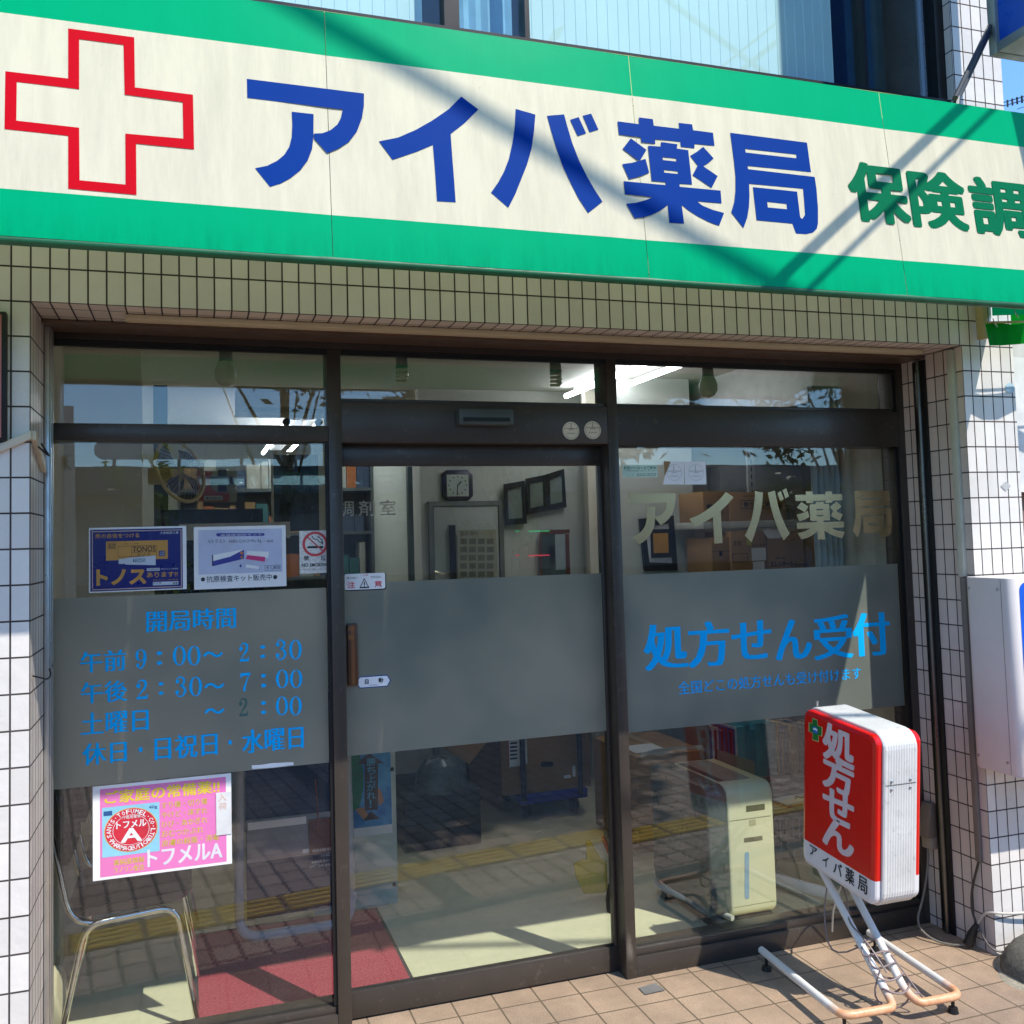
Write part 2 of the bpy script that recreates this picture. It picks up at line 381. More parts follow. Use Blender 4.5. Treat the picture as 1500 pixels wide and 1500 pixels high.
# traced outlines of the five big characters on the sign (zoom origin, scale, loops)
GLY = [
 ((350, 100, 5.5556), [[[(65, 88), (1017, 207), (1016, 310), (1000, 410), (960, 515), (895, 600), (810, 655), (718, 692), (612, 575), (608, 533), (680, 530), (745, 505), (800, 460), (830, 405), (845, 337), (68, 242)]],
   [[(430, 355), (607, 375), (606, 560), (595, 660), (560, 750), (500, 830), (420, 895), (340, 940), (253, 967), (132, 815), (230, 795), (310, 755), (370, 705), (410, 640), (430, 560), (435, 460)]]]),
 ((500, 0, 3.0), [[[(527, 425), (602, 482), (540, 543), (480, 590), (487, 690), (495, 790), (502, 890), (420, 885), (412, 760), (402, 638), (330, 668), (225, 703), (165, 622), (250, 605), (330, 570), (400, 530), (470, 482)]]]),
 ((700, 130, 6.818), [[[(377, 203), (573, 260), (560, 420), (535, 600), (490, 760), (430, 910), (370, 1060), (303, 1190), (130, 1040), (200, 940), (260, 830), (310, 700), (345, 540), (368, 370)]],
   [[(690, 272), (860, 258), (890, 370), (940, 540), (1010, 720), (1090, 880), (1165, 1010), (1243, 1130), (1100, 1243), (1000, 1090), (910, 910), (840, 760), (780, 590), (730, 420)]],
   [[(920, 312), (1005, 285), (1080, 448), (995, 475)]], [[(1045, 272), (1130, 250), (1203, 410), (1115, 437)]]]),
 ((890, 160, 8.333), [[[(120, 150), (385, 185), (380, 102), (550, 123), (562, 203), (872, 240), (866, 168), (1030, 187), (1042, 258), (1285, 290), (1303, 448), (1060, 425), (1058, 478), (893, 462), (885, 400), (577, 368), (580, 425), (413, 405), (405, 345), (138, 312)]],
   [[(282, 357), (473, 497), (400, 618), (375, 630), (182, 487)]], [[(177, 672), (300, 655), (375, 634), (460, 607), (507, 775), (400, 820), (262, 857)]],
   [[(1165, 460), (1293, 602), (1220, 665), (1165, 697), (1342, 818), (1268, 962), (1035, 808), (1097, 690), (1005, 572), (1090, 520)]],
   [[(492, 447), (645, 458), (652, 402), (850, 430), (843, 482), (982, 502), (1030, 922), (877, 912), (878, 948), (1377, 995), (1390, 1150), (1090, 1125), (1150, 1175), (1280, 1230), (1420, 1268), (1360, 1425), (1240, 1380), (1100, 1310), (990, 1240), (903, 1170), (933, 1400), (752, 1388), (733, 1170), (640, 1240), (540, 1290), (440, 1320), (330, 1333), (225, 1155), (340, 1145), (450, 1115), (552, 1075), (210, 1040), (195, 880), (708, 928), (705, 893), (538, 875)],
    [(668, 585), (833, 605), (840, 640), (673, 622)], [(685, 740), (855, 762), (858, 792), (690, 775)]]]),
 ((1050, 180, 8.8235), [[[(172, 130), (1163, 258), (1215, 640), (395, 557), (402, 600), (1262, 700), (1285, 850), (1305, 1100), (1305, 1300), (1290, 1370), (1240, 1420), (1150, 1440), (1022, 1432), (975, 1305), (513, 1260), (465, 832), (1035, 890), (1075, 1220), (1100, 1245), (1138, 1190), (1125, 1000), (1112, 855), (415, 788), (420, 950), (412, 1100), (390, 1230), (342, 1362), (185, 1160), (225, 1020), (240, 880), (240, 700), (220, 500)],
    [(362, 337), (1023, 412), (1028, 460), (372, 385)], [(648, 1022), (898, 1050), (907, 1118), (657, 1095)]]]),
]
# sign plane: leans out at the bottom
SB = Vector((0, -0.610, 2.335)); ST = Vector((0, -0.531, 3.010))     # bottom and top edge (y, z)
SD = (ST - SB).normalized(); SLEN = (ST - SB).length; SN = Vector((0, -SD.z, SD.y))
def on_sign(px, py):
    d = ray(px, py); n = np.array(SN); t = (n @ (np.array(SB) - CC)) / (n @ d); P = CC + t * d
    return P[0], (Vector((0, P[1], P[2])) - SB).dot(SD)
def sign_pt(x, s, out=0.0):
    p = SB + SD * s + SN * out; return (x, p.y, p.z)
GLY2 = []
for (ox, oy, sc), polys in GLY:
    GLY2.append([[[on_sign(ox + a / sc, oy + b / sc) for a, b in lp] for lp in pl] for pl in polys])

# ================================================================== SETTING: ground
STREET = math.radians(-7.8)                       # the pavement runs slightly askew to the shop front
ca, sa = math.cos(STREET), math.sin(STREET)
def st(u, v): return (1.2 + u * ca - v * sa, -0.285 + u * sa + v * ca)      # u along the kerb, v towards the shop
def stquad(b, u0, u1, v0, v1, z): b.quad(*[(*st(u, v), z) for u, v in ((u0, v0), (u1, v0), (u1, v1), (u0, v1))])
def groundmat(name, cols, scale, spec=0.3, rough=0.85, bs=0.4):
    mt, nt, b = newmat(name)
    n = noise(nt, scale, 9, rough=0.8); n2 = noise(nt, 0.7, 4)
    c = mixcol(nt, ramp(nt, n, 0.35, 0.68), cols[0], cols[1]); c = mixcol(nt, ramp(nt, n2, 0.4, 0.7, 0, 0.4), c, tuple(x * 0.75 for x in cols[0]))
    nt.links.new(c, b.inputs['Base Color']); b.inputs['Roughness'].default_value = rough; b.inputs['Specular IOR Level'].default_value = spec
    bump(nt, b, n, bs, 0.004); return mt
ASPH = groundmat('asphalt', (srgb(74, 73, 72), srgb(52, 51, 50)), 90)
GRAVEL = groundmat('gravel_strip', (srgb(120, 124, 116), srgb(52, 56, 52)), 160)
def apron_mat():
    mt, nt, b = newmat('apron_tile')
    vec = vec_axes(nt, 'XY', (-1.285, 0.01 + 0.00))
    bc, bf = brick(nt, vec, 0.149, 0.1565, 0.0035)
    rnd = nn(nt, 'ShaderNodeRGBToBW'); nt.links.new(bc, rnd.inputs[0])
    sp = noise(nt, 230, 6, rough=0.8)
    c = mixcol(nt, ramp(nt, sp, 0.38, 0.66), srgb(200, 174, 146), srgb(122, 98, 78))
    c = mixcol(nt, math2(nt, 'MULTIPLY', rnd.outputs[0], 0.35), c, srgb(164, 136, 110))
    c = mixcol(nt, ramp(nt, noise(nt, 2.2, 8, rough=.7), 0.40, 0.66, 0, 0.7), c, srgb(112, 96, 82))
    c = mixcol(nt, ramp(nt, noise(nt, 42, 8, rough=.8), 0.64, 0.7, 0, 0.5), c, srgb(88, 74, 62))
    c = mixcol(nt, bf, c, mixcol(nt, sp, srgb(120, 104, 82), srgb(74, 62, 48)))
    nt.links.new(c, b.inputs['Base Color']); b.inputs['Roughness'].default_value = 0.75
    h = math2(nt, 'SUBTRACT', math2(nt, 'MULTIPLY', sp, 0.4), bf); bump(nt, b, h, 0.5, 0.004); return mt
def paver_mat():
    mt, nt, b = newmat('interlocking_pavers')
    vec = vec_axes(nt, 'XY', (-1.2, 0.285), -STREET)
    s = nn(nt, 'ShaderNodeSeparateXYZ'); nt.links.new(vec, s.inputs[0])
    wob = math2(nt, 'MULTIPLY', math2(nt, 'PINGPONG', math2(nt, 'MULTIPLY', s.outputs[1], 22.0), 0.5), 0.036)
    wob2 = math2(nt, 'MULTIPLY', math2(nt, 'PINGPONG', math2(nt, 'MULTIPLY', s.outputs[0], 16.0), 0.5), 0.020)
    cx = nn(nt, 'ShaderNodeCombineXYZ'); nt.links.new(math2(nt, 'ADD', s.outputs[0], wob), cx.inputs[0]); nt.links.new(math2(nt, 'ADD', s.outputs[1], wob2), cx.inputs[1])
    bc, bf = brick(nt, cx.outputs[0], 0.112, 0.150, 0.0055)
    rnd = nn(nt, 'ShaderNodeRGBToBW'); nt.links.new(bc, rnd.inputs[0])
    sp = noise(nt, 150, 6, rough=0.8)
    c = mixcol(nt, rnd.outputs[0], srgb(190, 166, 150), srgb(164, 140, 126))
    c = mixcol(nt, ramp(nt, sp, 0.4, 0.7, 0, 0.4), c, srgb(100, 86, 78))
    c = mixcol(nt, bf, c, srgb(38, 34, 30))
    nt.links.new(c, b.inputs['Base Color']); b.inputs['Roughness'].default_value = 0.85
    bump(nt, b, math2(nt, 'SUBTRACT', math2(nt, 'MULTIPLY', sp, 0.3), bf), 0.6, 0.006); return mt
b = B(); b.quad((-120, -160, -0.14), (120, -160, -0.14), (120, 60, -0.14), (-120, 60, -0.14)); struct(b.build('ground', ASPH))
b = B(); b.add([(*st(u, v), z) for z in (-0.14, -0.012) for u, v in ((-14, -6.5), (16, -6.5), (16, 3.0), (-14, 3.0))], [(0, 1, 5, 4), (1, 2, 6, 5), (2, 3, 7, 6), (3, 0, 4, 7), (4, 5, 6, 7)]); struct(b.build('pavement', paver_mat()))
b = B(); stquad(b, -14, 16, -0.115, 0.0, -0.008); struct(b.build('gravel_strip', GRAVEL))
b = B(); stquad(b, 0.34, 0.475, -3.9, -0.115, -0.008); struct(b.build('drain_strip', GRAVEL))
b = B()
b.add([(*st(-14, 0.0), -0.004), (*st(16, 0.0), -0.004), (*st(16, 3.0), -0.004), (*st(-14, 3.0), -0.004)], [(0, 1, 2, 3)])
b.quad((-2.5, 0.452, 0.0), (6.5, 0.452, 0.0), (*st(5.4, 0.0), 0.0), (*st(-3.6, 0.0), 0.0))
struct(b.build('entrance_apron', apron_mat()))
b = B(); YEL = pm('tactile_yellow', srgb(240, 196, 50), 0.7, 0, 0.15, 14, 0.2, 200, dirt=(srgb(110, 90, 50), 30, 0.55, 0.75, 0.5))
for i in range(-28, 40):
    u0 = i * 0.30; b.cur = 1
    b.add([(*st(u, v), z) for z in (-0.012, -0.007) for u, v in ((u0 + .004, -0.735), (u0 + .296, -0.735), (u0 + .296, -0.525), (u0 + .004, -0.525))], [(0, 1, 5, 4), (1, 2, 6, 5), (2, 3, 7, 6), (3, 0, 4, 7), (4, 5, 6, 7)])
    b.cur = 0
    for k in range(4):
        vc = -0.709 + k * 0.0526
        b.add([(*st(u, v), z) for z, e in ((-0.007, 0), (-0.001, 0.006)) for u, v in ((u0 + .015 + e, vc - .014 + e), (u0 + .285 - e, vc - .014 + e), (u0 + .285 - e, vc + .014 - e), (u0 + .015 + e, vc + .014 - e))], [(0, 1, 5, 4), (1, 2, 6, 5), (2, 3, 7, 6), (3, 0, 4, 7), (4, 5, 6, 7)])
struct(b.build('tactile_paving', [YEL, pm('tactile_base', srgb(150, 112, 36), 0.8, 0, 0.2, 20)]))
KERB = pm('kerb_stone', srgb(160, 158, 150), 0.8, 0, 0.1, 6, 0.3, 100)
b = B(); b.add([(*st(u, v), z) for z in (-0.14, 0.0) for u, v in ((-14, -6.66), (16, -6.66), (16, -6.5), (-14, -6.5))], [(0, 1, 5, 4), (1, 2, 6, 5), (2, 3, 7, 6), (3, 0, 4, 7), (4, 5, 6, 7)]); struct(b.build('kerb', KERB))

# ================================================================== the pharmacy building
W0, W1 = -0.10, 5.20          # inside walls
bld = thing('pharmacy_building', 'white tiled pharmacy building with a wide glazed ground floor and blinds in the upper window', 'building', (1.65, 0, 0))
Zf = 2.335
def tiled(name, x0, x1, y0, y1, z0, z1, parent=bld, faces='fblrtd'):
    b = B()
    def q(mi, *v): b.cur = mi; b.quad(*v)
    if 'f' in faces: q(0, (x0, y0, z0), (x1, y0, z0), (x1, y0, z1), (x0, y0, z1))
    if 'b' in faces: q(0, (x0, y1, z1), (x1, y1, z1), (x1, y1, z0), (x0, y1, z0))
    if 'l' in faces: q(1, (x0, y1, z0), (x0, y0, z0), (x0, y0, z1), (x0, y1, z1))
    if 'r' in faces: q(1, (x1, y0, z0), (x1, y1, z0), (x1, y1, z1), (x1, y0, z1))
    if 't' in faces: q(2, (x0, y0, z1), (x1, y0, z1), (x1, y1, z1), (x0, y1, z1))
    if 'd' in faces: q(2, (x0, y1, z0), (x1, y1, z0), (x1, y0, z0), (x0, y0, z0))
    return b.build(name, [T_XZ, T_YZ, T_XY], parent)
tiled('column', -2.4, 0.0, 0.0, 0.45, -0.01, Zf)
tiled('column', 3.31, 3.565, 0.0, 0.45, -0.01, Zf)
tiled('fascia_beam', -2.4, 3.565, 0.0, 0.45, Zf, 3.30)
tiled('upper_column', 3.345, 3.595, 0.0, 0.5, 3.30, 7.0)
tiled('upper_column', -2.4, -1.6, 0.0, 0.5, 3.30, 7.0)
b = B(); b.box(0.245, 3.20, 0.085, 0.135, Zf - 0.018, Zf - 0.0025); b.build('soffit_trunking', pm('beige_trunking', srgb(196, 180, 148), 0.5, 0, 0.06), bld, 0.002)
b = B(); b.box(-0.1, 3.31, 0.20, 0.334, Zf - 0.012, Zf - 0.003); b.build('shutter_slot', pm('shutter_slot', srgb(120, 98, 84), 0.4, 0.5), bld)
# shutter guide rails in the two reveals
b = B(); b.box(0.001, 0.016, 0.25, 0.33, 0.05, 2.322); b.box(0.016, 0.020, 0.262, 0.280, 0.05, 2.322); b.box(0.016, 0.020, 0.300, 0.318, 0.05, 2.322); b.build('shutter_rail', SILVER, bld, 0.001)
b = B(); b.box(3.299, 3.309, 0.195, 0.262, 0.002, 2.315); b.build('shutter_rail', BLACK, bld, 0.001)
b = B(); b.tube([(3.296, 0.228, 0.004), (3.296, 0.228, 2.315)], 0.012, 10); b.build('shutter_rail_groove', pm('rail_steel', srgb(110, 106, 100), 0.3, 0.9), bld)
# interior shell
b = B(); b.box(W0 - 0.1, W0, 0.45, 6.6, 0, 2.62); b.build('interior_wall', WALLB, bld); b = B(); b.box(W1, W1 + 0.1, 0.45, 3.1, 0, 2.62); b.build('interior_wall', WALLB, bld)
b = B(); b.box(1.84, W1, 3.05, 3.15, 0, 2.62); b.box(1.84, 1.94, 3.15, 6.6, 0, 2.62); b.box(W0, 1.94, 6.6, 6.7, 0, 2.62); b.build('back_wall', WALLW, bld)
b = B(); b.box(W0, 0.22, 1.62, 1.70, 0, 2.62); b.build('wall_return', WALLB, bld)
b = B(); b.box(3.32, 3.62, 0.50, 0.95, 0, 2.62); b.build('interior_pillar', pm('interior_pillar_tile', srgb(206, 200, 186), 0.6), bld)
b = B(); b.box(W0 - .1, W1 + .1, 0.46, 6.7, 2.62, 2.70); b.build('ceiling', CEIL, bld)
fl = pm('shop_floor', srgb(220, 214, 180), 0.45, 0, 0.06, 7, 0.0, dirt=(srgb(186, 180, 148), 28, 0.5, 0.8, 0.35))
b = B(); b.quad((W0 - .1, 0.452, 0.006), (W1 + .1, 0.452, 0.006), (W1 + .1, 6.7, 0.006), (W0 - .1, 6.7, 0.006)); struct(b.build('shop_floor', fl))
# upper storey: window with blinds, above and behind the canopy
UY = 0.06
b = B(); b.box(-1.6, 3.345, 0.02, 0.10, 3.30, 3.338)
for x0, x1 in ((1.535, 1.552), (1.248, 1.300), (2.948, 2.962), (-0.4, -0.36), (3.30, 3.344)): b.box(x0, x1, 0.035, 0.095, 3.338, 6.0)
uf = b.build('upper_window_frame', BLACKF, bld)
b = B(); b.box(-1.6, 3.345, 0.064, 0.070, 3.338, 6.0); b.build('upper_window_pane', GLASS_UP, bld)
BL1 = pm('aqua_blind', srgb(222, 234, 230), 0.7, 0, 0.04, 3)
for x0, x1 in ((-1.55, 1.235), (1.565, 2.935)):
    b = B(); n = int((x1 - x0) / 0.043)
    for i in range(n):
        xa = x0 + i * 0.043
        b.add([(xa, 0.16, z) for z in (3.36, 6)] + [(xa + 0.0405, 0.1618, z) for z in (3.36, 6)] + [(xa + 0.043, 0.16, z) for z in (3.36, 6)], [(0, 2, 3, 1), (2, 4, 5, 3)])
    b.box(x0, x1, 0.150, 0.175, 3.345, 3.36)
    b.build('vertical_blind', BL1, bld)
b = B()
for i in range(10):
    xa = 1.31 + i * 0.0225; b.add([(xa, 0.17 + 0.012 * (i % 2), z) for z in (3.34, 6)] + [(xa + 0.0225, 0.17 + 0.012 * ((i + 1) % 2), z) for z in (3.34, 6)], [(0, 2, 3, 1)])
b.build('curtain', pm('pale_blue_curtain', srgb(150, 190, 215), 0.8), bld)
b = B(); b.box(-1.6, 3.345, 1.6, 1.7, 3.30, 6.0); b.box(-1.6, 3.345, 0.5, 1.6, 3.30, 3.31); b.box(3.285, 3.2985, 0.10, 1.6, 3.31, 6.0); b.box(-1.6, -1.59, 0.5, 1.6, 3.31, 6.0); b.build('upper_room', pm('upper_room_dark', srgb(38, 60, 72), 0.9), bld)
b = B(); b.box(-2.4, 3.595, 0.0, 0.5, 6.0, 7.0); b.box(-2.4, 3.595, 0.5, 6.7, 6.9, 7.0); b.build('upper_wall', T_XZ, bld)

b = B(); b.box(3.0, 3.19, 0.20, 0.21, 3.34, 6.0); b.build('curtain', pm('dark_teal_curtain', srgb(24, 62, 74), .8), bld)
# ================================================================== shop front
sf = thing('shopfront', 'dark bronze aluminium shopfront with a fixed pane on either side of the sliding door', 'shopfront', (1.65, 0.37, 0))
YF = 0.335
b = B()
b.box(-0.10, 3.309, YF, 0.45, 2.300, 2.3325)                              # head
b.box(-0.10, -0.012, YF, 0.45, 0.006, 2.300)                              # left jamb
b.box(0.880, 0.9255, YF, 0.45, 0.0, 2.300); b.box(1.933, 1.9745, YF, 0.45, 0.0, 2.300)   # posts
b.box(3.279, 3.309, YF, 0.45, 0.0, 2.300)
b.box(-0.012, 0.880, YF + .002, 0.445, 1.977, 2.032)                      # left transom bar
b.box(0.9255, 1.933, YF + .002, 0.50, 1.975, 2.117); b.box(0.9255, 1.933, YF + .012, 0.44, 2.117, 2.130)
b.box(1.9745, 3.279, YF + .002, 0.445, 1.969, 2.117); b.box(1.9745, 3.279, YF + .012, 0.44, 2.117, 2.131)
b.box(-0.012, 0.880, YF + .002, 0.445, 0.0, 0.062); b.box(-0.012, 0.880, YF + .014, 0.44, 0.062, 0.085)
b.box(1.9745, 3.279, YF + .002, 0.445, 0.0, 0.072); b.box(1.9745, 3.279, YF + .014, 0.44, 0.072, 0.098)
frame = b.build('frame', BRONZE, sf, 0.0018)
b = B(); b.box(-0.012, 0.880, 0.34, 0.352, 2.282, 2.2995); b.box(0.9255, 1.933, 0.34, 0.352, 2.282, 2.2995); b.box(1.9745, 3.279, 0.34, 0.352, 2.282, 2.2995)
b.box(3.262, 3.2788, 0.345, 0.352, 0.10, 2.28); b.box(0.868, 0.8798, 0.345, 0.352, 0.09, 1.975); b.build('glazing_gasket', BLACK, sf)
def pane(x0, x1, z0, z1, name='window_pane'):
    b = B(); b.box(x0, x1, 0.367, 0.373, z0, z1); return b.build(name, GLASS, sf)
pane(-0.012, 0.880, 2.032, 2.300, 'transom_pane'); pane(0.9255, 1.933, 2.130, 2.300, 'transom_pane'); pane(1.9745, 3.279, 2.131, 2.300, 'transom_pane')
pl = pane(-0.012, 0.880, 0.085, 1.977); pr = pane(1.9745, 3.279, 0.098, 1.969)
b = B(); b.box(-0.010, 0.8675, 0.3660, 0.3668, 0.884, 1.476); b.build('frosted_film', FROST, pl)
b = B(); b.box(1.976, 3.262, 0.3660, 0.3668, 0.884, 1.476); b.build('frosted_film', FROST, pr)
# opening hours
H = Plane(0.3655)
b = B(); hv = 0.024
def ribbon(path, n=10):
    """outline of a stroke with a width at each point"""
    P_ = [np.array(q[:2], float) for q in path]; W_ = [q[2] for q in path]; pts = []; ws = []
    for i in range(len(P_) - 1):
        p0, p1, p2, p3 = P_[max(i - 1, 0)], P_[i], P_[i + 1], P_[min(i + 2, len(P_) - 1)]
        for k in range(n):
            t = k / n; pts.append(0.5 * (2 * p1 + (p2 - p0) * t + (2 * p0 - 5 * p1 + 4 * p2 - p3) * t * t + (3 * p1 - p0 - 3 * p2 + p3) * t ** 3)); ws.append(W_[i] + (W_[i + 1] - W_[i]) * t)
    pts.append(P_[-1]); ws.append(W_[-1]); L_, R_ = [], []
    for i, q in enumerate(pts):
        d = pts[min(i + 1, len(pts) - 1)] - pts[max(i - 1, 0)]; d = d / (np.linalg.norm(d) + 1e-9); nrm = np.array([-d[1], d[0]])
        L_.append(q + nrm * ws[i] / 2); R_.append(q - nrm * ws[i] / 2)
    return [tuple(q) for q in L_], [tuple(q) for q in R_]
ell = lambda cx, cy, rx, ry, n=28: [(cx + rx * math.cos(2 * math.pi * i / n), cy + ry * math.sin(2 * math.pi * i / n)) for i in range(n)]
DIG = {'2': [(.16, .66, .04), (.22, .90, .07), (.46, .985, .07), (.72, .86, .20), (.70, .62, .20), (.42, .36, .09), (.10, .05, .05)], '3': [(.16, .78, .04), (.26, .95, .07), (.50, .975, .07), (.72, .80, .19), (.62, .60, .12), (.40, .53, .05), (.64, .47, .12), (.78, .26, .20), (.58, .03, .08), (.28, .02, .06), (.12, .18, .04)],
       '7': [(.84, .93, .05), (.60, .55, .10), (.44, .25, .18), (.40, .03, .24)], '9': [(.20, .14, .04), (.34, .02, .07), (.58, .06, .12), (.78, .40, .20), (.80, .68, .20)]}
def digit(b, Pn, ch, x0, y0, x1, y1, dy=0.0):
    X0, X1, Z0, Z1 = Pn.rect(x0, y0, x1, y1); cnt = [0]
    def fl(loops):
        cnt[0] += 1; b.poly([[(X0 + (X1 - X0) * u, Z0 + (Z1 - Z0) * w) for u, w in lp] for lp in loops], lambda x, z: (x, Pn.y + dy - .00015 * cnt[0], z))
    def rb(path):
        L_, R_ = ribbon(path); cnt[0] += 1; vs = []
        for q, s in zip(L_, R_): vs += [(X0 + (X1 - X0) * q[0], Pn.y + dy - .00015 * cnt[0], Z0 + (Z1 - Z0) * q[1]), (X0 + (X1 - X0) * s[0], Pn.y + dy - .00015 * cnt[0], Z0 + (Z1 - Z0) * s[1])]
        b.add(vs, [(2 * i, 2 * i + 1, 2 * i + 3, 2 * i + 2) for i in range(len(L_) - 1)])
    if ch == '0': fl([ell(.5, .5, .48, .5), ell(.5, .5, .25, .455)])
    elif ch == ':': fl([ell(.5, .14, .5, .14)]); fl([ell(.5, .86, .5, .14)])
    elif ch == '9': fl([ell(.46, .68, .42, .32), ell(.46, .68, .20, .28)]); rb(DIG['9']); fl([ell(.22, .17, .13, .10)])
    else:
        rb(DIG[ch])
        if ch == '2': fl([ell(.20, .70, .16, .115)]); fl([[(.06, 0), (.86, 0), (.92, .26), (.86, .26), (.80, .15), (.10, .13)]])
        if ch == '3': fl([ell(.22, .76, .14, .10)]); fl([ell(.20, .22, .15, .11)])
        if ch == '7': fl([[(.08, .70), (.14, .70), (.20, .82), (.90, .84), (.92, .98), (.10, .98)]])
def num(b, Pn, s, x0, y0, x1, y1):
    w = (x1 - x0) / len(s); dyy = (y1 - y0)
    for i, ch in enumerate(s): digit(b, Pn, ch, x0 + w * i + w * .03, y0, x0 + w * (i + 1) - w * .03, y1)
H.text(b, '開局時間', 215, 892, 345, 923, 0.0, 0, 0.028)
for body, x0, y0, x1, y1 in (('午前', 118, 953, 184, 984), ('〜', 297, 954, 327, 963), ('午後', 119, 998, 186, 1029), ('〜', 299, 1000, 329, 1009), ('土曜日', 119, 1041, 217, 1074), ('〜', 299, 1037, 329, 1046), ('休日', 121, 1087, 185, 1119), ('・', 203, 1094, 209, 1102), ('日祝日', 227, 1076, 318, 1110), ('・', 334, 1084, 340, 1091), ('水曜日', 355, 1066, 444, 1100)):
    H.text(b, body, x0, y0, x1, y1, 0.0 if body not in '〜・' else .02, 0, 0.028 if body not in '〜・' else 0.004)
for body, x0, y0, x1, y1 in (('9', 197, 951, 217, 979), (':', 229, 954, 238, 974), ('00', 252, 946, 295, 975), ('2', 349, 942, 367, 969), (':', 381, 945, 389, 964), ('30', 402, 937, 443, 966), ('2', 198, 996, 219, 1024), (':', 232, 999, 240, 1018), ('30', 255, 991, 297, 1020), ('7', 350, 985, 369, 1013), (':', 382, 987, 390, 1007), ('00', 403, 981, 444, 1008), (':', 382, 1027, 390, 1046), ('00', 403, 1020, 443, 1048)):
    num(b, H, body, x0, y0, x1, y1)
b.build('lettering', BLUEPR, pl)
b = B(); num(b, H, '2', 349, 1023, 365, 1049); b.build('peeled_digit', pm('peeled_vinyl', srgb(58, 104, 98), 0.5), pl)
b = B(); b.M = None
Q = Plane(0.3655, 900, 880, 3.4884)
for ch, x0, y0, x1, y1 in (('処', 155, 118, 370, 352), ('方', 380, 105, 582, 338), ('せ', 603, 102, 797, 300), ('ん', 825, 95, 1003, 300), ('受', 1022, 72, 1212, 298), ('付', 1222, 60, 1402, 282)):
    Q.text(b, ch, x0, y0, x1, y1, 0.004, 0, 0.036)
Q.text(b, '全国どこの処方せんも受け付けます', 325, 375, 1262, 440, 0.0, 0, 0.012)
# the small line climbs in the picture only through perspective: it is level on the glass
b.build('lettering', BLUEPR, pr)
GOLD = pm('gold_foil', srgb(226, 198, 150), 0.24, 0.85, 0.12, 2.2)
b = B()
for gl, (x0, x1, z0, z1) in zip(GLY2, ((2.023, 2.225, 1.59, 1.786), (2.281, 2.483, 1.585, 1.788), (2.527, 2.742, 1.585, 1.800), (2.772, 3.005, 1.588, 1.786), (3.044, 3.246, 1.590, 1.786))):
    al = [p for pl_ in gl for lp in pl_ for p in lp]
    xa, xb = min(p[0] for p in al), max(p[0] for p in al); sa_, sb_ = min(p[1] for p in al), max(p[1] for p in al)
    for pl_ in gl:
        b.poly([[(x0 + (x1 - x0) * (p[0] - xa) / (xb - xa), z0 + (z1 - z0) * (p[1] - sa_) / (sb_ - sa_)) for p in lp] for lp in pl_], lambda x, z: (x, 0.3655, z))
b.build('gold_lettering', GOLD, pr)
# door sensor
b = B(); b.box(1.335, 1.540, 0.288, 0.3365, 2.036, 2.094); s_ = b.build('motion_sensor', pm('sensor_grey', srgb(72, 80, 78), 0.4), sf, 0.006)
b = B(); b.box(1.35, 1.525, 0.286, 0.2895, 2.048, 2.062); b.build('sensor_lens', BLACK, s_)

# sliding door
dr = thing('sliding_door', 'automatic glass sliding door with a broad frosted band and a bronze rail', 'door', (1.43, 0.42, 0))
b = B(); b.box(0.9265, 1.9325, 0.405, 0.440, 1.899, 1.9745); b.box(0.9265, 1.9325, 0.402, 0.440, 0.008, 0.095); b.box(0.9265, 0.934, 0.404, 0.438, 0.095, 1.899); b.box(1.920, 1.9325, 0.404, 0.438, 0.095, 1.899)
b.build('rail', BRONZE, dr, 0.002)
b = B(); b.box(0.934, 1.920, 0.417, 0.423, 0.095, 1.899); dp = b.build('pane', GLASS, dr)
b = B(); b.box(0.934, 1.920, 0.4160, 0.4168, 0.888, 1.485); b.build('frosted_film', FROST, dp)
b = B(); b.box(0.941, 0.979, 0.396, 0.4165, 1.130, 1.345); tp = b.build('touch_switch', pm('walnut_plastic', srgb(92, 58, 34), 0.35), dr, 0.006)
b = B(); b.box(0.954, 0.966, 0.3945, 0.3965, 1.136, 1.340); b.build('switch_strip', pm('walnut_light', srgb(140, 88, 50), 0.35), tp)
D = Plane(0.394, 490, 830, 7.5)
b = B(); D.text(b, '自', 152, 655, 210, 705, 0.0); D.text(b, '動', 152, 752, 212, 808, 0.0); b.build('switch_lettering', pm('switch_amber', srgb(190, 120, 50), 0.5), tp)

FPIPE = pm('frame_dark_steel', srgb(52, 54, 50), 0.5, 0.3)
# ================================================================== canopy sign over the shop front
sg = thing('shop_sign', 'long canopy sign with cream and green bands, a red cross and blue lettering', 'sign', (1.4, -0.3, 2.335))
SX0, SX1 = -0.75, 3.468
s_cb, s_ct = 0.113, 0.553
b = B()
seams = [-0.75, -0.30, 0.768, 1.640, 2.516, 3.468]
def strip(b, x0, x1, s0, s1, mi):
    b.cur = mi; nx = 8; nz = 3; vs = []; 
    for j in range(nz + 1):
        for i in range(nx + 1):
            u = i / nx; x = x0 + (x1 - x0) * u; s = s0 + (s1 - s0) * j / nz
            dip = -0.0018 if i in (0, nx) else 0.0004 * math.sin(3.1 * u * math.pi + x0 * 5)
            vs.append(sign_pt(x, s, dip))
    b.add(vs, [(j * (nx + 1) + i, j * (nx + 1) + i + 1, (j + 1) * (nx + 1) + i + 1, (j + 1) * (nx + 1) + i) for j in range(nz) for i in range(nx)], True)
for x0, x1 in zip(seams, seams[1:]):
    strip(b, x0 + .0008, x1 - .0008, 0.0, s_cb, 1); strip(b, x0 + .0008, x1 - .0008, s_cb, s_ct, 0); strip(b, x0 + .0008, x1 - .0008, s_ct, SLEN, 1)
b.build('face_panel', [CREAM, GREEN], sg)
b = B()
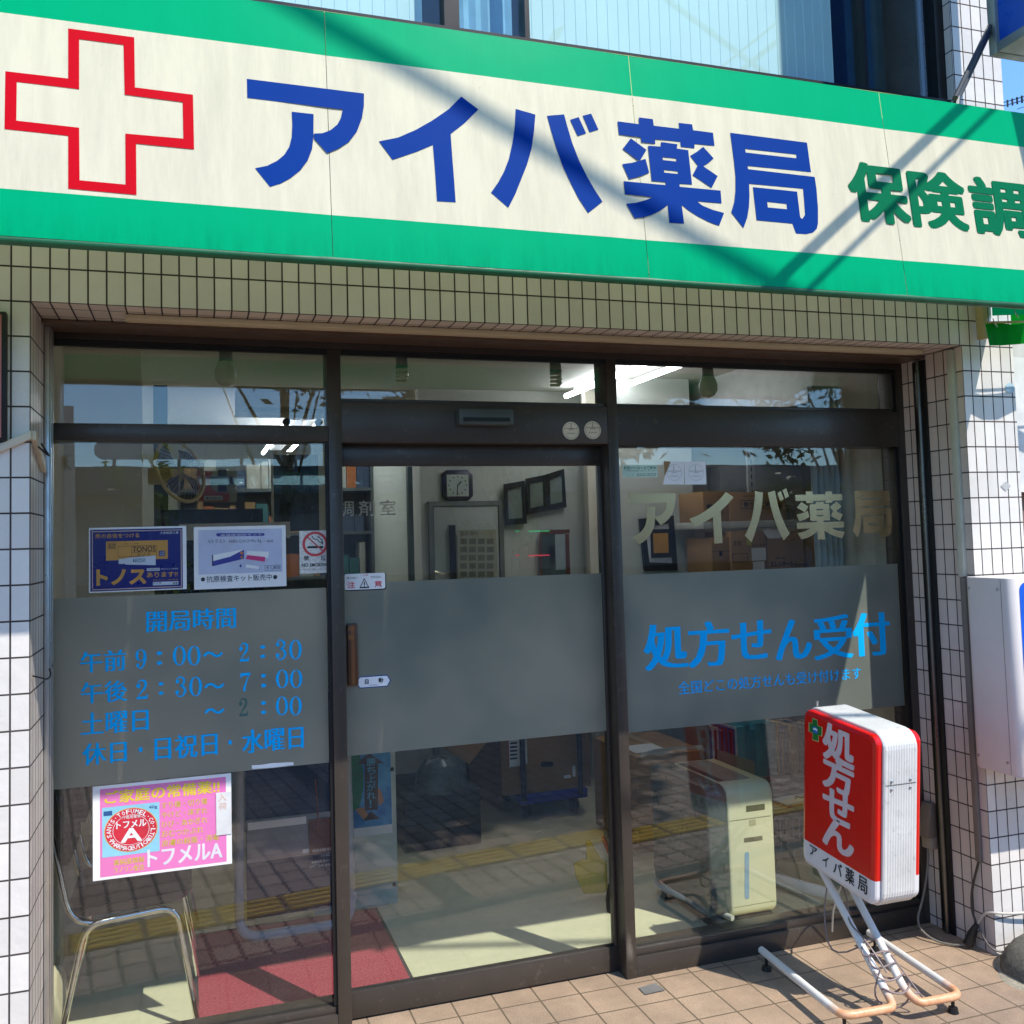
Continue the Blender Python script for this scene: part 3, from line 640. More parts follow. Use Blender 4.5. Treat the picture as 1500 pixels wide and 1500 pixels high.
b.tube([sign_pt(SX0, -0.004, -0.012), sign_pt(SX1, -0.004, -0.012)], 0.012, 12)
b.build('bottom_hem', GREENEDGE, sg)
for x in seams[1:-1]:
    b = B(); b.quad(sign_pt(x - .0012, 0, -.006), sign_pt(x + .0012, 0, -.006), sign_pt(x + .0012, SLEN, -.006), sign_pt(x - .0012, SLEN, -.006)); b.build('panel_seam', pm('seam_grey', srgb(120, 118, 104), 0.7), sg)
b = B(); b.quad((SX0, ST.y, ST.z), (SX1, ST.y, ST.z), (SX1, -0.003, 3.17), (SX0, -0.003, 3.17)); b.build('roof_sheet', GREENROOF, sg)
for x in (SX0, SX1):
    b = B(); b.quad((x, SB.y, SB.z), (x, ST.y, ST.z), (x, -0.003, 3.17), (x, -0.003, 2.46)); b.build('end_sheet', GREEN, sg)
for x in (-0.28, 0.79, 1.66, 2.54, 3.44):
    b = B(); b.tube([(x, -0.004, 2.62), (x, -0.535, 2.62)], 0.011, 8); b.build('frame_pipe', FPIPE, sg)
b = B(); b.tube([(SX0, -0.545, 2.62), (SX1, -0.545, 2.62)], 0.011, 8); b.build('frame_pipe', FPIPE, sg)
SIGNBLUE = sheet('sign_blue', srgb(0, 52, 128), 0.0, 0.5, 0.1, (20, 80, 165)); SIGNGREEN = sheet('sign_green', srgb(0, 104, 66), 0.0, 0.5, 0.1, (30, 140, 100)); SIGNRED = sheet('sign_red', srgb(192, 6, 26), 0.0, 0.5, 0.1, (230, 60, 70))
b = B()
for gl in GLY2:
    for pl_ in gl: b.poly(pl_, lambda x, s: sign_pt(x, s, 0.0012))
b.build('blue_lettering', SIGNBLUE, sg)
b = B()
for ch, x0, x1, yt, yb, xm in (('保', 1243, 1330, 240, 327, 1286), ('険', 1332.7, 1415, 252, 336, 1374), ('調', 1421.7, 1507, 262, 346, 1462)):
    ym = (yt + yb) / 2; X0 = on_sign(x0, ym)[0]; X1 = on_sign(x1, ym)[0]; S1 = on_sign(xm, yt)[1]; S0 = on_sign(xm, yb)[1]
    v, f = glyphs(ch, 0.0, 4)
    for q, (du, dw) in enumerate(((-.009, 0), (.009, 0), (0, -.006), (0, .006), (-.007, -.005), (.007, .005), (-.007, .005), (.007, -.005))): b.add([sign_pt(X0 + .009 + (X1 - X0 - .018) * u + du, S0 + .006 + (S1 - S0 - .012) * w + dw, 0.0010 + q * .00012) for u, w in v], f)
b.build('green_lettering', SIGNGREEN, sg)
b = B()
L_ = lambda pts: [on_sign(a / 3, c / 3) for a, c in pts]
b.poly([L_([(300, 126), (590, 165), (593, 385), (848, 417), (853, 657), (598, 632), (600, 857), (300, 830), (300, 598), (20, 568), (24, 314), (300, 346)]),
        L_([(348, 173), (543, 198), (548, 417), (803, 450), (806, 610), (551, 588), (552, 812), (350, 793), (348, 562), (72, 531), (74, 361), (348, 393)])], lambda x, s: sign_pt(x, s, 0.0012))
b.build('red_cross', SIGNRED, sg)

# projecting blue sign and its stay
bs = thing('projecting_sign', 'blue box sign with a grey metal frame jutting from the upper right column', 'sign', (3.30, -0.25, 3.385))
b = B(); b.box(3.312, 3.50, -0.94, -0.24, 3.41, 5.6); b.build('face', pm('sign_blue_panel', srgb(0, 74, 178), 0.3, 0, 0.05), bs)
b = B()
b.box(3.296, 3.52, -0.955, -0.915, 3.385, 5.62); b.box(3.296, 3.52, -0.262, -0.225, 3.385, 5.62); b.box(3.298, 3.518, -0.915, -0.262, 3.387, 3.425); b.box(3.298, 3.518, -0.915, -0.262, 5.58, 5.62)
b.build('frame', pm('weathered_grey_metal', srgb(150, 158, 158), 0.5, 0.4, 0.15, 8, dirt=(srgb(60, 60, 60), 20, 0.55, 0.8, 0.5)), bs, 0.004)
b = B(); b.box(3.31, 3.506, -0.91, -0.265, 3.392, 3.4); b.build('underside', pm('underside_board', srgb(176, 166, 146), 0.8, 0, 0.15, 6), bs)
for z in (4.0, 5.2):
    b = B(); b.box(3.38, 3.44, -0.225, 0.0, z, z + .05); b.build('bracket', pm('bracket_dark', srgb(70, 74, 76), 0.5, 0.4), bs)
b = B(); p0 = Vector((2.85, -0.50, 3.035)); p1 = Vector((3.298, -0.232, 3.49)); dr_ = (p1 - p0).normalized(); pp = dr_.orthogonal().normalized() * 0.010
b.tube([p0 + pp, p1 + pp], 0.009, 8); b.tube([p0 - pp, p1 - pp], 0.009, 8); b.tube([p0 - Vector((0, 0, .04)), p0 + dr_ * .03], 0.012, 8)
tag(b.build('stay_rod', pm('stay_steel', srgb(76, 80, 82), 0.45, 0.5)), 'dark double stay rod rising from the green sign top to the blue sign', 'rod')

# overhead cables whose shadows cross the sign
CABM = pm('cable_black', srgb(18, 18, 18), 0.6)
def cable(P, Q, t, r, e0, e1, label):
    P = Vector(P) + SUN * t; Q = Vector(Q) + SUN * t; d = Q - P
    b = B(); b.tube([P + d * (e0 + (e1 - e0) * i / 12) - Vector((0, 0, 0.0)) for i in range(13)], r, 8)
    tag(b.build('overhead_cable', CABM), label, 'cable', 'overhead cables above the pavement')
cable((0.758, -0.534, 2.982), (2.076, -0.611, 2.326), 4.2, 0.021, -1.6, 2.2, 'thick overhead cable casting a broad soft shadow across the sign')
cable((2.848, -0.531, 3.005), (2.031, -0.610, 2.333), 1.4, 0.015, -1.5, 1.06, 'black cable casting the darker of the paired thin shadows on the sign')
cable((2.959, -0.533, 2.994), (2.226, -0.604, 2.388), 1.8, 0.009, -1.5, 1.12, 'thin black cable casting the fainter of the paired shadows on the sign')

# ================================================================== things fixed to the columns
nb = thing('notice_board', 'narrow dark framed board cut off at the left edge of the photo', 'board', (-0.28, -0.03, 1.9))
bx_ = aty(9, 550, -0.028)[0]; bz0, bz1 = aty(4, 646, -0.028)[2], aty(4, 456, -0.028)[2]
b = B(); b.box(-0.60, bx_, -0.028, -0.002, bz0, bz1); b.build('frame', BLACK, nb, 0.004)
b = B(); b.box(-0.59, bx_ - .012, -0.030, -0.027, bz0 + .01, bz1 - .01); b.build('sheet', pm('reddish_print', srgb(190, 120, 110), 0.5), nb)
tr = thing('cable_trunking', 'beige cable trunking sloping across the left tiled column', 'trunking', (-0.04, -0.01, 1.93))
IV = pm('ivory_plastic', srgb(206, 196, 176), 0.45, 0, 0.08)
b = B(); p, q = aty(-60, 682, -0.008), aty(46, 637, -0.008); 
b.add([(x, y, z + dz) for (x, z) in ((p[0], p[2]), (q[0], q[2])) for y in (-0.016, -0.001) for dz in (-.012, .012)], [(0, 1, 3, 2), (4, 6, 7, 5), (0, 4, 5, 1), (2, 3, 7, 6), (0, 2, 6, 4), (1, 5, 7, 3)])
b.build('duct', IV, tr, 0.002)
b = B(); b.add([(x, y, z) for (y, z) in ((0.0, q[2] - .012), (0.0, q[2] + .012), (0.2, q[2] - .09), (0.2, q[2] - .06)) for x in (0.001, 0.014)], [(0, 2, 3, 1), (4, 5, 7, 6), (0, 1, 5, 4), (2, 6, 7, 3), (0, 4, 6, 2), (1, 3, 7, 5)]); b.build('duct', IV, tr)
b = B(); b.tube(smooth_path([(0.006, 0.03, q[2] - .02), (0.03, 0.08, q[2] - .045), (0.035, 0.12, q[2] - .05), (0.02, 0.15, q[2] - .03), (0.010, 0.13, q[2] - .01)]), 0.0025, 6); b.build('wire_loop', BLACK, tr)
b = B(); b.tube(smooth_path([(0.004, 0.02, 1.28), (0.02, 0.05, 1.27), (0.028, 0.12, 1.255), (0.03, 0.18, 1.26), (0.02, 0.22, 1.275), (0.018, 0.25, 1.27)]), 0.0025, 6)
tag(b.build('wire', BLACK), 'thin black wire looped across the left shutter rail', 'wire')

cd = thing('wall_conduit', 'pale cable duct running down the right reveal, grey in its lower half', 'duct', (3.30, 0.045, 0.6))
b = B(); b.box(3.292, 3.309, 0.035, 0.066, 1.43, 2.325); b.build('upper_duct', pm('ivory_green', srgb(196, 200, 186), 0.45), cd, 0.002)
b = B(); b.box(3.294, 3.309, 0.037, 0.062, 0.335, 1.425); b.build('lower_duct', pm('grey_duct', srgb(128, 122, 116), 0.5), cd, 0.002)
ek = thing('extension_plug', 'black plug and flex dangling by the foot of the right column', 'plug', (3.27, 0.05, 0.1))
b = B(); b.tube(smooth_path([(3.30, 0.05, 0.34), (3.285, 0.08, 0.22), (3.29, 0.09, 0.14), (3.285, 0.065, 0.10), (3.28, 0.05, 0.075)]), 0.0045, 8); b.build('dark_flex', pm('dark_flex', srgb(70, 62, 58), 0.5), ek)
b = B(); b.tube([(3.283, 0.058, 0.100), (3.272, 0.074, 0.060), (3.262, 0.088, 0.016)], [0.010, 0.017, 0.019], 10); b.build('plug_body', BLACK, ek)
b = B(); b.tube(smooth_path([(3.285, 0.056, 0.105), (3.292, 0.03, 0.15), (3.30, -0.01, 0.165), (3.36, -0.02, 0.155), (3.47, -0.03, 0.15), (3.62, -0.04, 0.15)]), 0.005, 8); b.build('white_flex', pm('white_flex', srgb(190, 184, 172), 0.5), ek)
b = B(); b.tube(smooth_path([(3.285, 0.06, 0.11), (3.29, 0.03, 0.04), (3.30, -0.012, 0.02), (3.38, -0.015, 0.012), (3.47, -0.02, 0.02)]), 0.004, 8); b.build('flex', pm('grey_flex', srgb(96, 92, 90), 0.5), ek)
ob = thing('outlet_box', 'weatherproof beige outlet box low on the right reveal with a grey lead', 'outlet', (3.29, 0.30, 0.42))
b = B(); b.prism([(0.262, 0.365), (0.335, 0.365), (0.325, 0.50), (0.272, 0.50)], lambda y, z: (3.309, y, z), lambda y, z: (3.309 - (0.06 if z < .45 else 0.025), y, z)); b.build('cover', pm('weathered_beige', srgb(122, 108, 92), 0.6, 0, 0.12), ob, 0.006)
b = B(); b.box(3.275, 3.309, 0.272, 0.325, 0.315, 0.366); b.build('socket', pm('socket_beige', srgb(160, 148, 130), 0.6), ob, 0.003)
b = B(); b.tube(smooth_path([(3.285, 0.30, 0.33), (3.27, 0.29, 0.24), (3.22, 0.27, 0.13), (3.16, 0.25, 0.05), (3.17, 0.18, 0.012), (3.22, 0.12, 0.006), (3.262, 0.088, 0.016)]), 0.0045, 8); b.build('lead', pm('grey_lead', srgb(120, 114, 104), 0.5), ob)

wb = thing('wall_cabinet', 'white metal box on the right column with a blue front', 'cabinet', (3.5, -0.15, 0.72))
b = B(); lp = rrect(3.25, 3.95, -0.224, -0.002, 0.03, 5)
b.prism(lp, lambda x, y: (x, y, 0.715), lambda x, y: (x, y, 1.432)); b.build('case', pm('cabinet_white', srgb(222, 214, 210), 0.4, 0, 0.05, 4), wb, 0.004)
b = B(); b.poly([rrect(3.288, 3.91, 0.76, 1.415, 0.03)], lambda x, z: (x, -0.2252, z)); bf_ = b.build('blue_front', pm('cabinet_blue', srgb(0, 92, 214), 0.3), wb)
b = B(); b.box(3.30, 3.88, -0.2280, -0.2255, 1.10, 1.15); b.build('black_slot', BLACK, bf_)
b = B(); b.box(3.2485, 3.2498, -0.18, -0.1785, 0.72, 1.428); b.build('panel_joint', pm('joint_grey', srgb(150, 140, 138), 0.6), wb)
for y, z in ((-.03, .76), (-.03, 1.39), (-.165, .76), (-.165, 1.39)):
    b = B(); b.lathe([(.0055, 0), (.0055, -.002), (.003, -.0035)], (3.2498, y, z), 10, 'x'); b.build('screw', SILVER, wb)
stk = Plane(-0.0022)
stone = thing('concrete_lump', 'rough grey concrete mound against the foot of the right column', 'stone', (3.52, -0.2, 0))
b = B(); rnd = random.Random(4)
def mound(cx, cy, rx, ry, h, n=40, k=10, jit=.05, z0=-.004):
    vs = []; fs = []
    off = [1 + jit * (rnd.random() - .5) * 2 for _ in range(n)]
    off = [(off[i - 1] + off[i] + off[(i + 1) % n]) / 3 for i in range(n)]
    for j in range(k + 1):
        t = j / k; r = math.cos(t * math.pi / 2) ** 0.6; z = h * math.sin(t * math.pi / 2)
        for i in range(n):
            a = 2 * math.pi * i / n; e = 1 + jit * .5 * (rnd.random() - .5)
            vs.append((cx + rx * r * off[i] * math.cos(a) * e, cy + ry * r * off[i] * math.sin(a) * e, z0 + z * e))
    for j in range(k):
        for i in range(n): fs.append((j * n + i, j * n + (i + 1) % n, (j + 1) * n + (i + 1) % n, (j + 1) * n + i))
    fs.append(tuple(range(k * n, (k + 1) * n)))
    return vs, fs
b.add(*mound(3.49, -0.185, 0.285, 0.19, 0.13), True); b.build('lump', groundmat('rough_concrete', (srgb(128, 124, 112), srgb(66, 64, 58)), 70, bs=1.0), stone)
b = B(); b.add(*mound(3.49, -0.19, 0.325, 0.225, 0.018, k=4), True); b.build('mortar_skirt', groundmat('mortar', (srgb(176, 168, 148), srgb(120, 114, 100)), 60), stone)

# round tokens stuck on the tiles of the right column
b = B(); stk.disc(b, 1479.5, 568.5, 6.5, 7.5); tag(b.build('round_sticker', pm('pale_blue_foil', srgb(168, 194, 206), 0.4)), 'small round blue sticker high on the right tiled column', 'sticker')
b = B(); b.poly([[(float(stk.p(a, c)[0]), float(stk.p(a, c)[2])) for a, c in ((1473.5, 705), (1481, 712), (1473.5, 719.5), (1466, 712))]], lambda x, z: (x, -0.0022, z)); tag(b.build('diamond_sticker', pm('grey_foil', srgb(190, 188, 186), 0.4)), 'small grey diamond sticker on the right tiled column', 'sticker')

# ================================================================== next door on the right
nbh = thing('neighbour_building', 'neighbouring shop with a brown wall and a white panel beside the right column', 'building', (5, 0.3, 0))
b = B(); b.box(3.70, 9, 0.15, 0.45, 0, 1.76); b.build('brown_wall', pm('brown_render', srgb(122, 98, 88), 0.8, 0, 0.1, 6, 0.3, 120), nbh)
b = B(); b.box(3.66, 9, 0.10, 0.45, 1.76, 2.32); b.build('white_panel', pm('white_panel', srgb(220, 220, 216), 0.6), nbh)
b = B(); b.box(3.569, 3.659, 0.12, 0.45, 0, 2.32); 
for i in range(22): b.box(3.569, 3.640, 0.108, 0.12, 1.72 + i * 0.027, 1.735 + i * 0.027)
b.build('ribbed_strip', pm('ribbed_cream', srgb(200, 196, 176), 0.6), nbh)
b = B(); b.box(3.606, 9, 0.40, 3, 2.32, 3.30); b.build('upper_wall', pm('neighbour_upper', srgb(190, 188, 182), 0.8), nbh)
aw = thing('green_awning', 'bright green vinyl awning sheet hung on hooks from a rope at the far right', 'awning', (3.8, -0.08, 2.3))
AY = -0.16
b = B(); n = 16
A0, A1 = aty(1443, 474, AY), aty(1447, 507, AY); slope = 0.06
vs = []
for i in range(n + 1):
    x = A0[0] + i * 0.075; w = 0.012 * math.sin(i * 1.3)
    vs += [(x, AY + w, A0[2] + slope * i * 0.075 + 0.006 * math.sin(i * 2.1)), (x + .004, AY - .01 + w * 1.4, A1[2] + slope * 1.4 * i * 0.075)]
b.add(vs, [(2 * i, 2 * i + 1, 2 * i + 3, 2 * i + 2) for i in range(n)], True); b.build('valance', AWNG, aw)
b = B(); b.quad((3.36, 0.06, 2.42), (4.6, 0.06, 2.52), (4.6, -0.02, 2.75), (3.42, -0.02, 2.75)); b.build('upper_sheet', AWNG, aw)
b = B(); b.tube([(A0[0] + .01, AY, A0[2] + .005), (4.6, AY, A0[2] + .085)], 0.004, 6); b.build('rope', pm('rope_beige', srgb(170, 156, 110), 0.7), aw)
for hx in (1457, 1488):
    h = aty(hx, 466 if hx > 1470 else 480, AY - .005)
    b = B(); b.tube(smooth_path([h + np.array([-.006, 0, .035]), h + np.array([.0, -.004, .01]), h + np.array([.008, -.004, 0]), h + np.array([.01, 0, .012]), h + np.array([.0, 0, .02])]), 0.0022, 6); b.build('hook', CHROME, aw)
b = B(); b.box(3.372, 3.398, -0.05, -0.012, 2.355, 2.60); tag(b.build('beige_post', pm('beige_post', srgb(170, 160, 120), 0.6), None, 0.004), 'short beige post under the right end of the sign beside the awning', 'post')
# roofline wires against the sky
b = B()
for k, (a, c, r) in enumerate((((1467, 156), (1530, 138), 0.02), ((1467, 151), (1530, 133), 0.02), ((1490, 160), (1530, 146), 0.015))):
    P, Qp = CC + ray(*a) * 26, CC + ray(*c) * 22
    b.tube([P, Qp], r * .6, 6)
for t in range(9):
    P = CC + ray(1469 + t * 7, 154 - t * 2) * (26 - t * .55); b.tube([P - Vector((0, 0, .08)), P + Vector((0, 0, .1))], 0.026, 6)
tag(b.build('power_line', CABM), 'distant power line with insulators against the blue sky', 'power line')

# ================================================================== stand sign on the apron
ss = thing('stand_sign', 'red and white illuminated stand sign on white tube legs in front of the right pane', 'sign', (2.67, 0.0, 0))
TILT = math.radians(5.1)
UU = Vector((0, -math.cos(TILT), -math.sin(TILT))); VV = Vector((0, -math.sin(TILT), math.cos(TILT)))
O_ = Vector((2.600, 0.159, 0.393)); BW, BH, BT = 0.412, 0.592, 0.136
def sp(u, v, t=0.0): return tuple(O_ + UU * u + VV * v + Vector((t, 0, 0)))
b = B(); loops = []; N_ = 26
for i in range(N_ + 1):
    t = BT * i / N_; ins = 0.0014 if (i % 2 and 1 < i < N_ - 1) else 0.0
    if i in (0, N_): ins = 0.003
    loops.append([sp(u, v, t) for u, v in rrect(ins, BW - ins, ins, BH - ins, 0.055, 6)])
n = len(loops[0]); b.add([p for l in loops for p in l], [(j * n + i, j * n + (i + 1) % n, (j + 1) * n + (i + 1) % n, (j + 1) * n + i) for j in range(N_) for i in range(n)] + [tuple(range(n))[::-1], tuple(range(N_ * n, (N_ + 1) * n))])
case = b.build('case', pm('white_aluminium_case', srgb(226, 225, 220), 0.35, 0.15, 0.10, 8, dirt=(srgb(120, 112, 100), 34, 0.56, 0.74, 0.5)), ss)
for v in (0.405, 0.432):
    for t in (0.03, 0.107):
        b = B(); p = Vector(sp(BW, v, t)); b.lathe([(0.005, 0), (0.005, 0.002), (0.002, 0.004)], (0, 0, 0), 8, 'y')
        k = len(b.v) - 24
        for q in range(k, len(b.v)): b.v[q] = p + Vector((b.v[q].x, -b.v[q].y, b.v[q].z))
        b.build('screw', SILVER, case)
b = B(); b.add([sp(BW + .0008, 0.4185, t) for t in (0.006, 0.130)] + [sp(BW + .0008, 0.4205, t) for t in (0.006, 0.130)], [(0, 1, 3, 2)]); b.build('case_joint', DARK, case)
def face(side):
    def ring(i0, t): return rrect(i0, BW - i0, i0, BH - i0, max(0.02, 0.045 - i0), 6), t
    sgn = -1 if side == 0 else 1; base = 0 if side == 0 else BT
    lays = [ring(0.010, 0.001), ring(0.010, 0.016), ring(0.013, 0.022), ring(0.026, 0.027)]
    vb = 0.098
    out = []
    for nm, lo, hi, mt in (('red_panel', vb, BH, REDP), ('white_panel', 0, vb, WHP)):
        b = B(); ls = []
        for lp_, t in lays: ls.append([sp(u, min(max(v, lo), hi), base + sgn * t) for u, v in lp_])
        n = len(ls[0]); b.add([p for l in ls for p in l], [(j * n + i, j * n + (i + 1) % n, (j + 1) * n + (i + 1) % n, (j + 1) * n + i) for j in range(3) for i in range(n)] + [tuple(range(3 * n, 4 * n))])
        bm = bmesh.new()
        out.append(b.build(nm, mt, ss, weld=True))
    return out
REDP = pm('red_acrylic', srgb(214, 18, 10), 0.18, 0, 0.05, 5, dirt=(srgb(176, 60, 50), 40, 0.6, 0.72, 0.35)); WHP = pm('white_acrylic', srgb(226, 222, 222), 0.2, 0, 0.02, 3)
rp, wp = face(0); face(1)
XF = 2.600 - 0.0276
def uvpix(a, c):
    P = atx(1060 + a / 5, 1050 + c / 5, XF); d = Vector(P) - O_; return d.dot(UU), d.dot(VV)
def sface(b, loops, dx=0.0): b.poly([[uvpix(*q) for q in lp] for lp in loops], lambda u, v: tuple(O_ + UU * u + VV * v + Vector((XF - 2.600 - dx, 0, 0))))
def schar(b, ch, xl, xr, xm, yt, yb, off, dx):
    u0, u1 = uvpix(xl, (yt + yb) / 2)[0], uvpix(xr, (yt + yb) / 2)[0]; v0, v1 = uvpix(xm, yb)[1], uvpix(xm, yt)[1]
    v, f = glyphs(ch, 0.0, 4); k = off * (u1 - u0)
    for q_, (du, dv) in enumerate(((-k, -k * .6), (k, k * .6), (-k, k * .6), (k, -k * .6), (0, k * .8), (0, -k * .8), (-k, 0), (k, 0))):
      b.add([tuple(O_ + UU * (u0 + k + (u1 - u0 - 2 * k) * p + du) + VV * (v0 + k * .8 + (v1 - v0 - 1.6 * k) * q + dv) + Vector((XF - 2.600 - dx - q_ * .0001, 0, 0))) for p, q in v], f)
b = B()
for ch, xl, xr, xm, yt, yb in (('処', 725, 962, 845, 72, 352), ('方', 725, 957, 840, 310, 560), ('せ', 725, 957, 840, 540, 782), ('ん', 725, 957, 840, 745, 992)): schar(b, ch, xl, xr, xm, yt, yb, 0.034, 0.0005)
b.build('white_lettering', pm('white_print', srgb(222, 206, 210), 0.3), rp)
b = B()
for ch, xl, xr, xm, yt, yb in (('ア', 630, 686, 658, 950, 1020), ('イ', 724, 770, 748, 1020, 1098), ('バ', 804, 868, 836, 1068, 1158), ('薬', 892, 958, 925, 1112, 1225), ('局', 984, 1054, 1019, 1172, 1288)): schar(b, ch, xl, xr, xm, yt, yb, 0.016, 0.0005)
b.build('black_lettering', BLACK, wp)
GRC = [(650, 8), (688, 22), (690, 62), (725, 78), (722, 145), (697, 135), (697, 185), (650, 170), (651, 118), (624, 108), (624, 40), (650, 47)]
b = B(); sface(b, [GRC], 0.0005); b.build('cross_outline', pm('cross_cream', srgb(220, 214, 150), 0.4), rp)
b = B(); mx_, my_ = 674, 96
sface(b, [[(mx_ + (x - mx_) * 0.90, my_ + (y - my_) * 0.93) for x, y in GRC]], 0.001); gc = b.build('green_cross', pm('cross_green', srgb(20, 120, 40), 0.4), rp)
b = B(); sface(b, [[(655, 66), (692, 80), (692, 128), (655, 114)]], 0.0014); b.build('cross_emblem', pm('emblem_blue', srgb(40, 110, 190), 0.4), gc)
b = B(); sface(b, [[(658, 84), (672, 80), (688, 92), (690, 108), (676, 96), (660, 94)]], 0.0018); b.build('emblem_swoosh', PAPER, gc)
def rusty():
    mt, nt, b = newmat('rusting_white_tube')
    g = nn(nt, 'ShaderNodeNewGeometry'); s = nn(nt, 'ShaderNodeSeparateXYZ'); nt.links.new(g.outputs['Position'], s.inputs[0])
    n = noise(nt, 26, 8, rough=0.7)
    ky = ramp(nt, math2(nt, 'ADD', s.outputs[1], math2(nt, 'MULTIPLY', math2(nt, 'SUBTRACT', n, 0.5), 0.12)), -0.20, -0.255, 0, 1)
    kz = ramp(nt, s.outputs[2], 0.12, 0.075, 0, 1)
    rust = mixcol(nt, noise(nt, 60, 6), srgb(206, 120, 70), srgb(224, 190, 150))
    c = mixcol(nt, math2(nt, 'MULTIPLY', ky, kz), srgb(220, 216, 208), rust)
    c = mixcol(nt, ramp(nt, noise(nt, 90, 8, rough=0.8), 0.62, 0.7, 0, 0.8), c, srgb(110, 82, 62))
    nt.links.new(c, b.inputs['Base Color']); b.inputs['Roughness'].default_value = 0.42
    bump(nt, b, n, 0.1, 0.001); return mt
RUSTY = rusty(); zt = 0.062
def bend(pts, r=0.045, n=6):
    out = [Vector(pts[0])]
    for a, p, c in zip(pts, pts[1:], pts[2:]):
        a, p, c = Vector(a), Vector(p), Vector(c); r1 = min(r, (a - p).length * .45, (c - p).length * .45)
        s, e = p + (a - p).normalized() * r1, p + (c - p).normalized() * r1
        out += [s.lerp(p, t).lerp(p.lerp(e, t), t) for t in [i / n for i in range(n + 1)]]
    out.append(Vector(pts[-1])); return out
for pts in ([(2.446, 0.245, zt), (2.408, -0.272, zt), (2.600, -0.284, zt), (2.612, -0.235, 0.085), (2.615, 0.13, 0.42)],
            [(2.917, 0.225, zt), (2.862, -0.298, zt), (2.690, -0.290, zt), (2.684, -0.235, 0.085), (2.690, 0.11, 0.42)]):
    b = B(); b.tube(bend(pts), 0.0135, 14); tl = b.build('leg_tube', RUSTY, ss)
    for (x, y, z) in (pts[0], pts[1]):
        b = B(); yy = y - 0.03 if y > 0 else y + 0.02; xx = x if y > 0 else x + (0.02 if x < 2.65 else -.02)
        b.lathe([(0.006, 0.05), (0.006, 0.018), (0.015, 0.016), (0.018, 0.0), (0.017, -0.001)], (xx, yy, 0.001), 14); b.build('foot', BLACK, tl)
b = B()
for k in range(4):
    c = Vector((2.65, -0.235 + k * .030, 0.088 + k * 0.033)); rr = (0.052, 0.056, 0.050, 0.054)[k]
    b.tube([c + Vector((rr * math.cos(a), 0.026 * math.sin(a), -0.012 * math.sin(a * 1 + k) + 0.012 * math.cos(a * 2 + k))) for a in [2 * math.pi * i / 24 for i in range(24)]], 0.0032, 6, closed=True)
b.tube(smooth_path([(2.63, -0.22, 0.14), (2.61, -0.15, 0.22), (2.60, -0.06, 0.26), (2.66, 0.0, 0.30), (2.66, 0.09, 0.39), (2.70, 0.12, 0.395)]), 0.0032, 6)
b.tube(smooth_path([(2.69, -0.17, 0.17), (2.75, -0.26, 0.04), (2.70, -0.27, 0.10), (2.66, -0.24, 0.02), (2.58, -0.2, 0.05), (2.61, -0.21, 0.15)]), 0.0032, 6)
b.tube(smooth_path([(2.66, -0.12, 0.20), (2.56, -0.02, 0.12), (2.62, 0.10, 0.20), (2.66, 0.12, 0.33), (2.68, 0.10, 0.395)]), 0.0028, 6)
b.build('wrapped_cable', pm('grey_mauve_cable', srgb(138, 120, 116), 0.55), ss)
b = B(); b.tube(smooth_path([(2.74, -.02, 0.42), (2.80, 0.2, 0.30), (2.79, 0.27, 0.16), (2.81, 0.31, 0.05)]), 0.0035, 6); b.build('white_lead', pm('lead_white', srgb(210, 204, 190), 0.5), ss)
b = B(); b.lathe([(0.004, 0), (0.004, .012), (.006, .014), (.006, .018)], sp(0.03, BH - .002, 0.02), 8); b.build('top_bolt', SILVER, case)
# dry leaves and a metal floor plate
def leaf(x, y, r, label):
    b = B(); b.add([(x, y, .004), (x + .016 * math.cos(r), y + .016 * math.sin(r), .010), (x + .03 * math.cos(r + .2), y + .03 * math.sin(r + .2), .004), (x + .016 * math.cos(r + .7), y + .018 * math.sin(r + .7), .013)], [(0, 1, 2), (0, 2, 3)])
    tag(b.build('dry_leaf', pm('dry_leaf', srgb(120, 60, 44), 0.8)), label, 'leaf', 'dry leaves on the tiles')
P = atz(1158, 1388, 0); leaf(P[0], P[1], 0.4, 'reddish dry leaf on the tiles beneath the right sill')
P = atz(781, 1448, 0); leaf(P[0], P[1], 2.4, 'curled dry leaf on the tiles in front of the sliding door')
b = B(); pts = [atz(460 + a / 3, 1300 + c / 3, 0.004) for a, c in ((1425, 440), (1500, 420), (1545, 450), (1455, 470))]; b.quad(*pts[::-1])
tag(b.build('floor_plate', SILVER), 'small worn metal plate set in the tiles by the right door post', 'plate')

# ================================================================== stickers and posters on the glass
YG = 0.3655
def sheetpoly(Pn, b, corners, dy=0.0): b.quad(*[Pn.p(a, c, dy) for a, c in corners])
YELLOWT = pm('yellow_print', srgb(240, 214, 60), 0.45); OCHRE = pm('ochre_print', srgb(204, 150, 66), 0.45)
TAPE = CLEAR
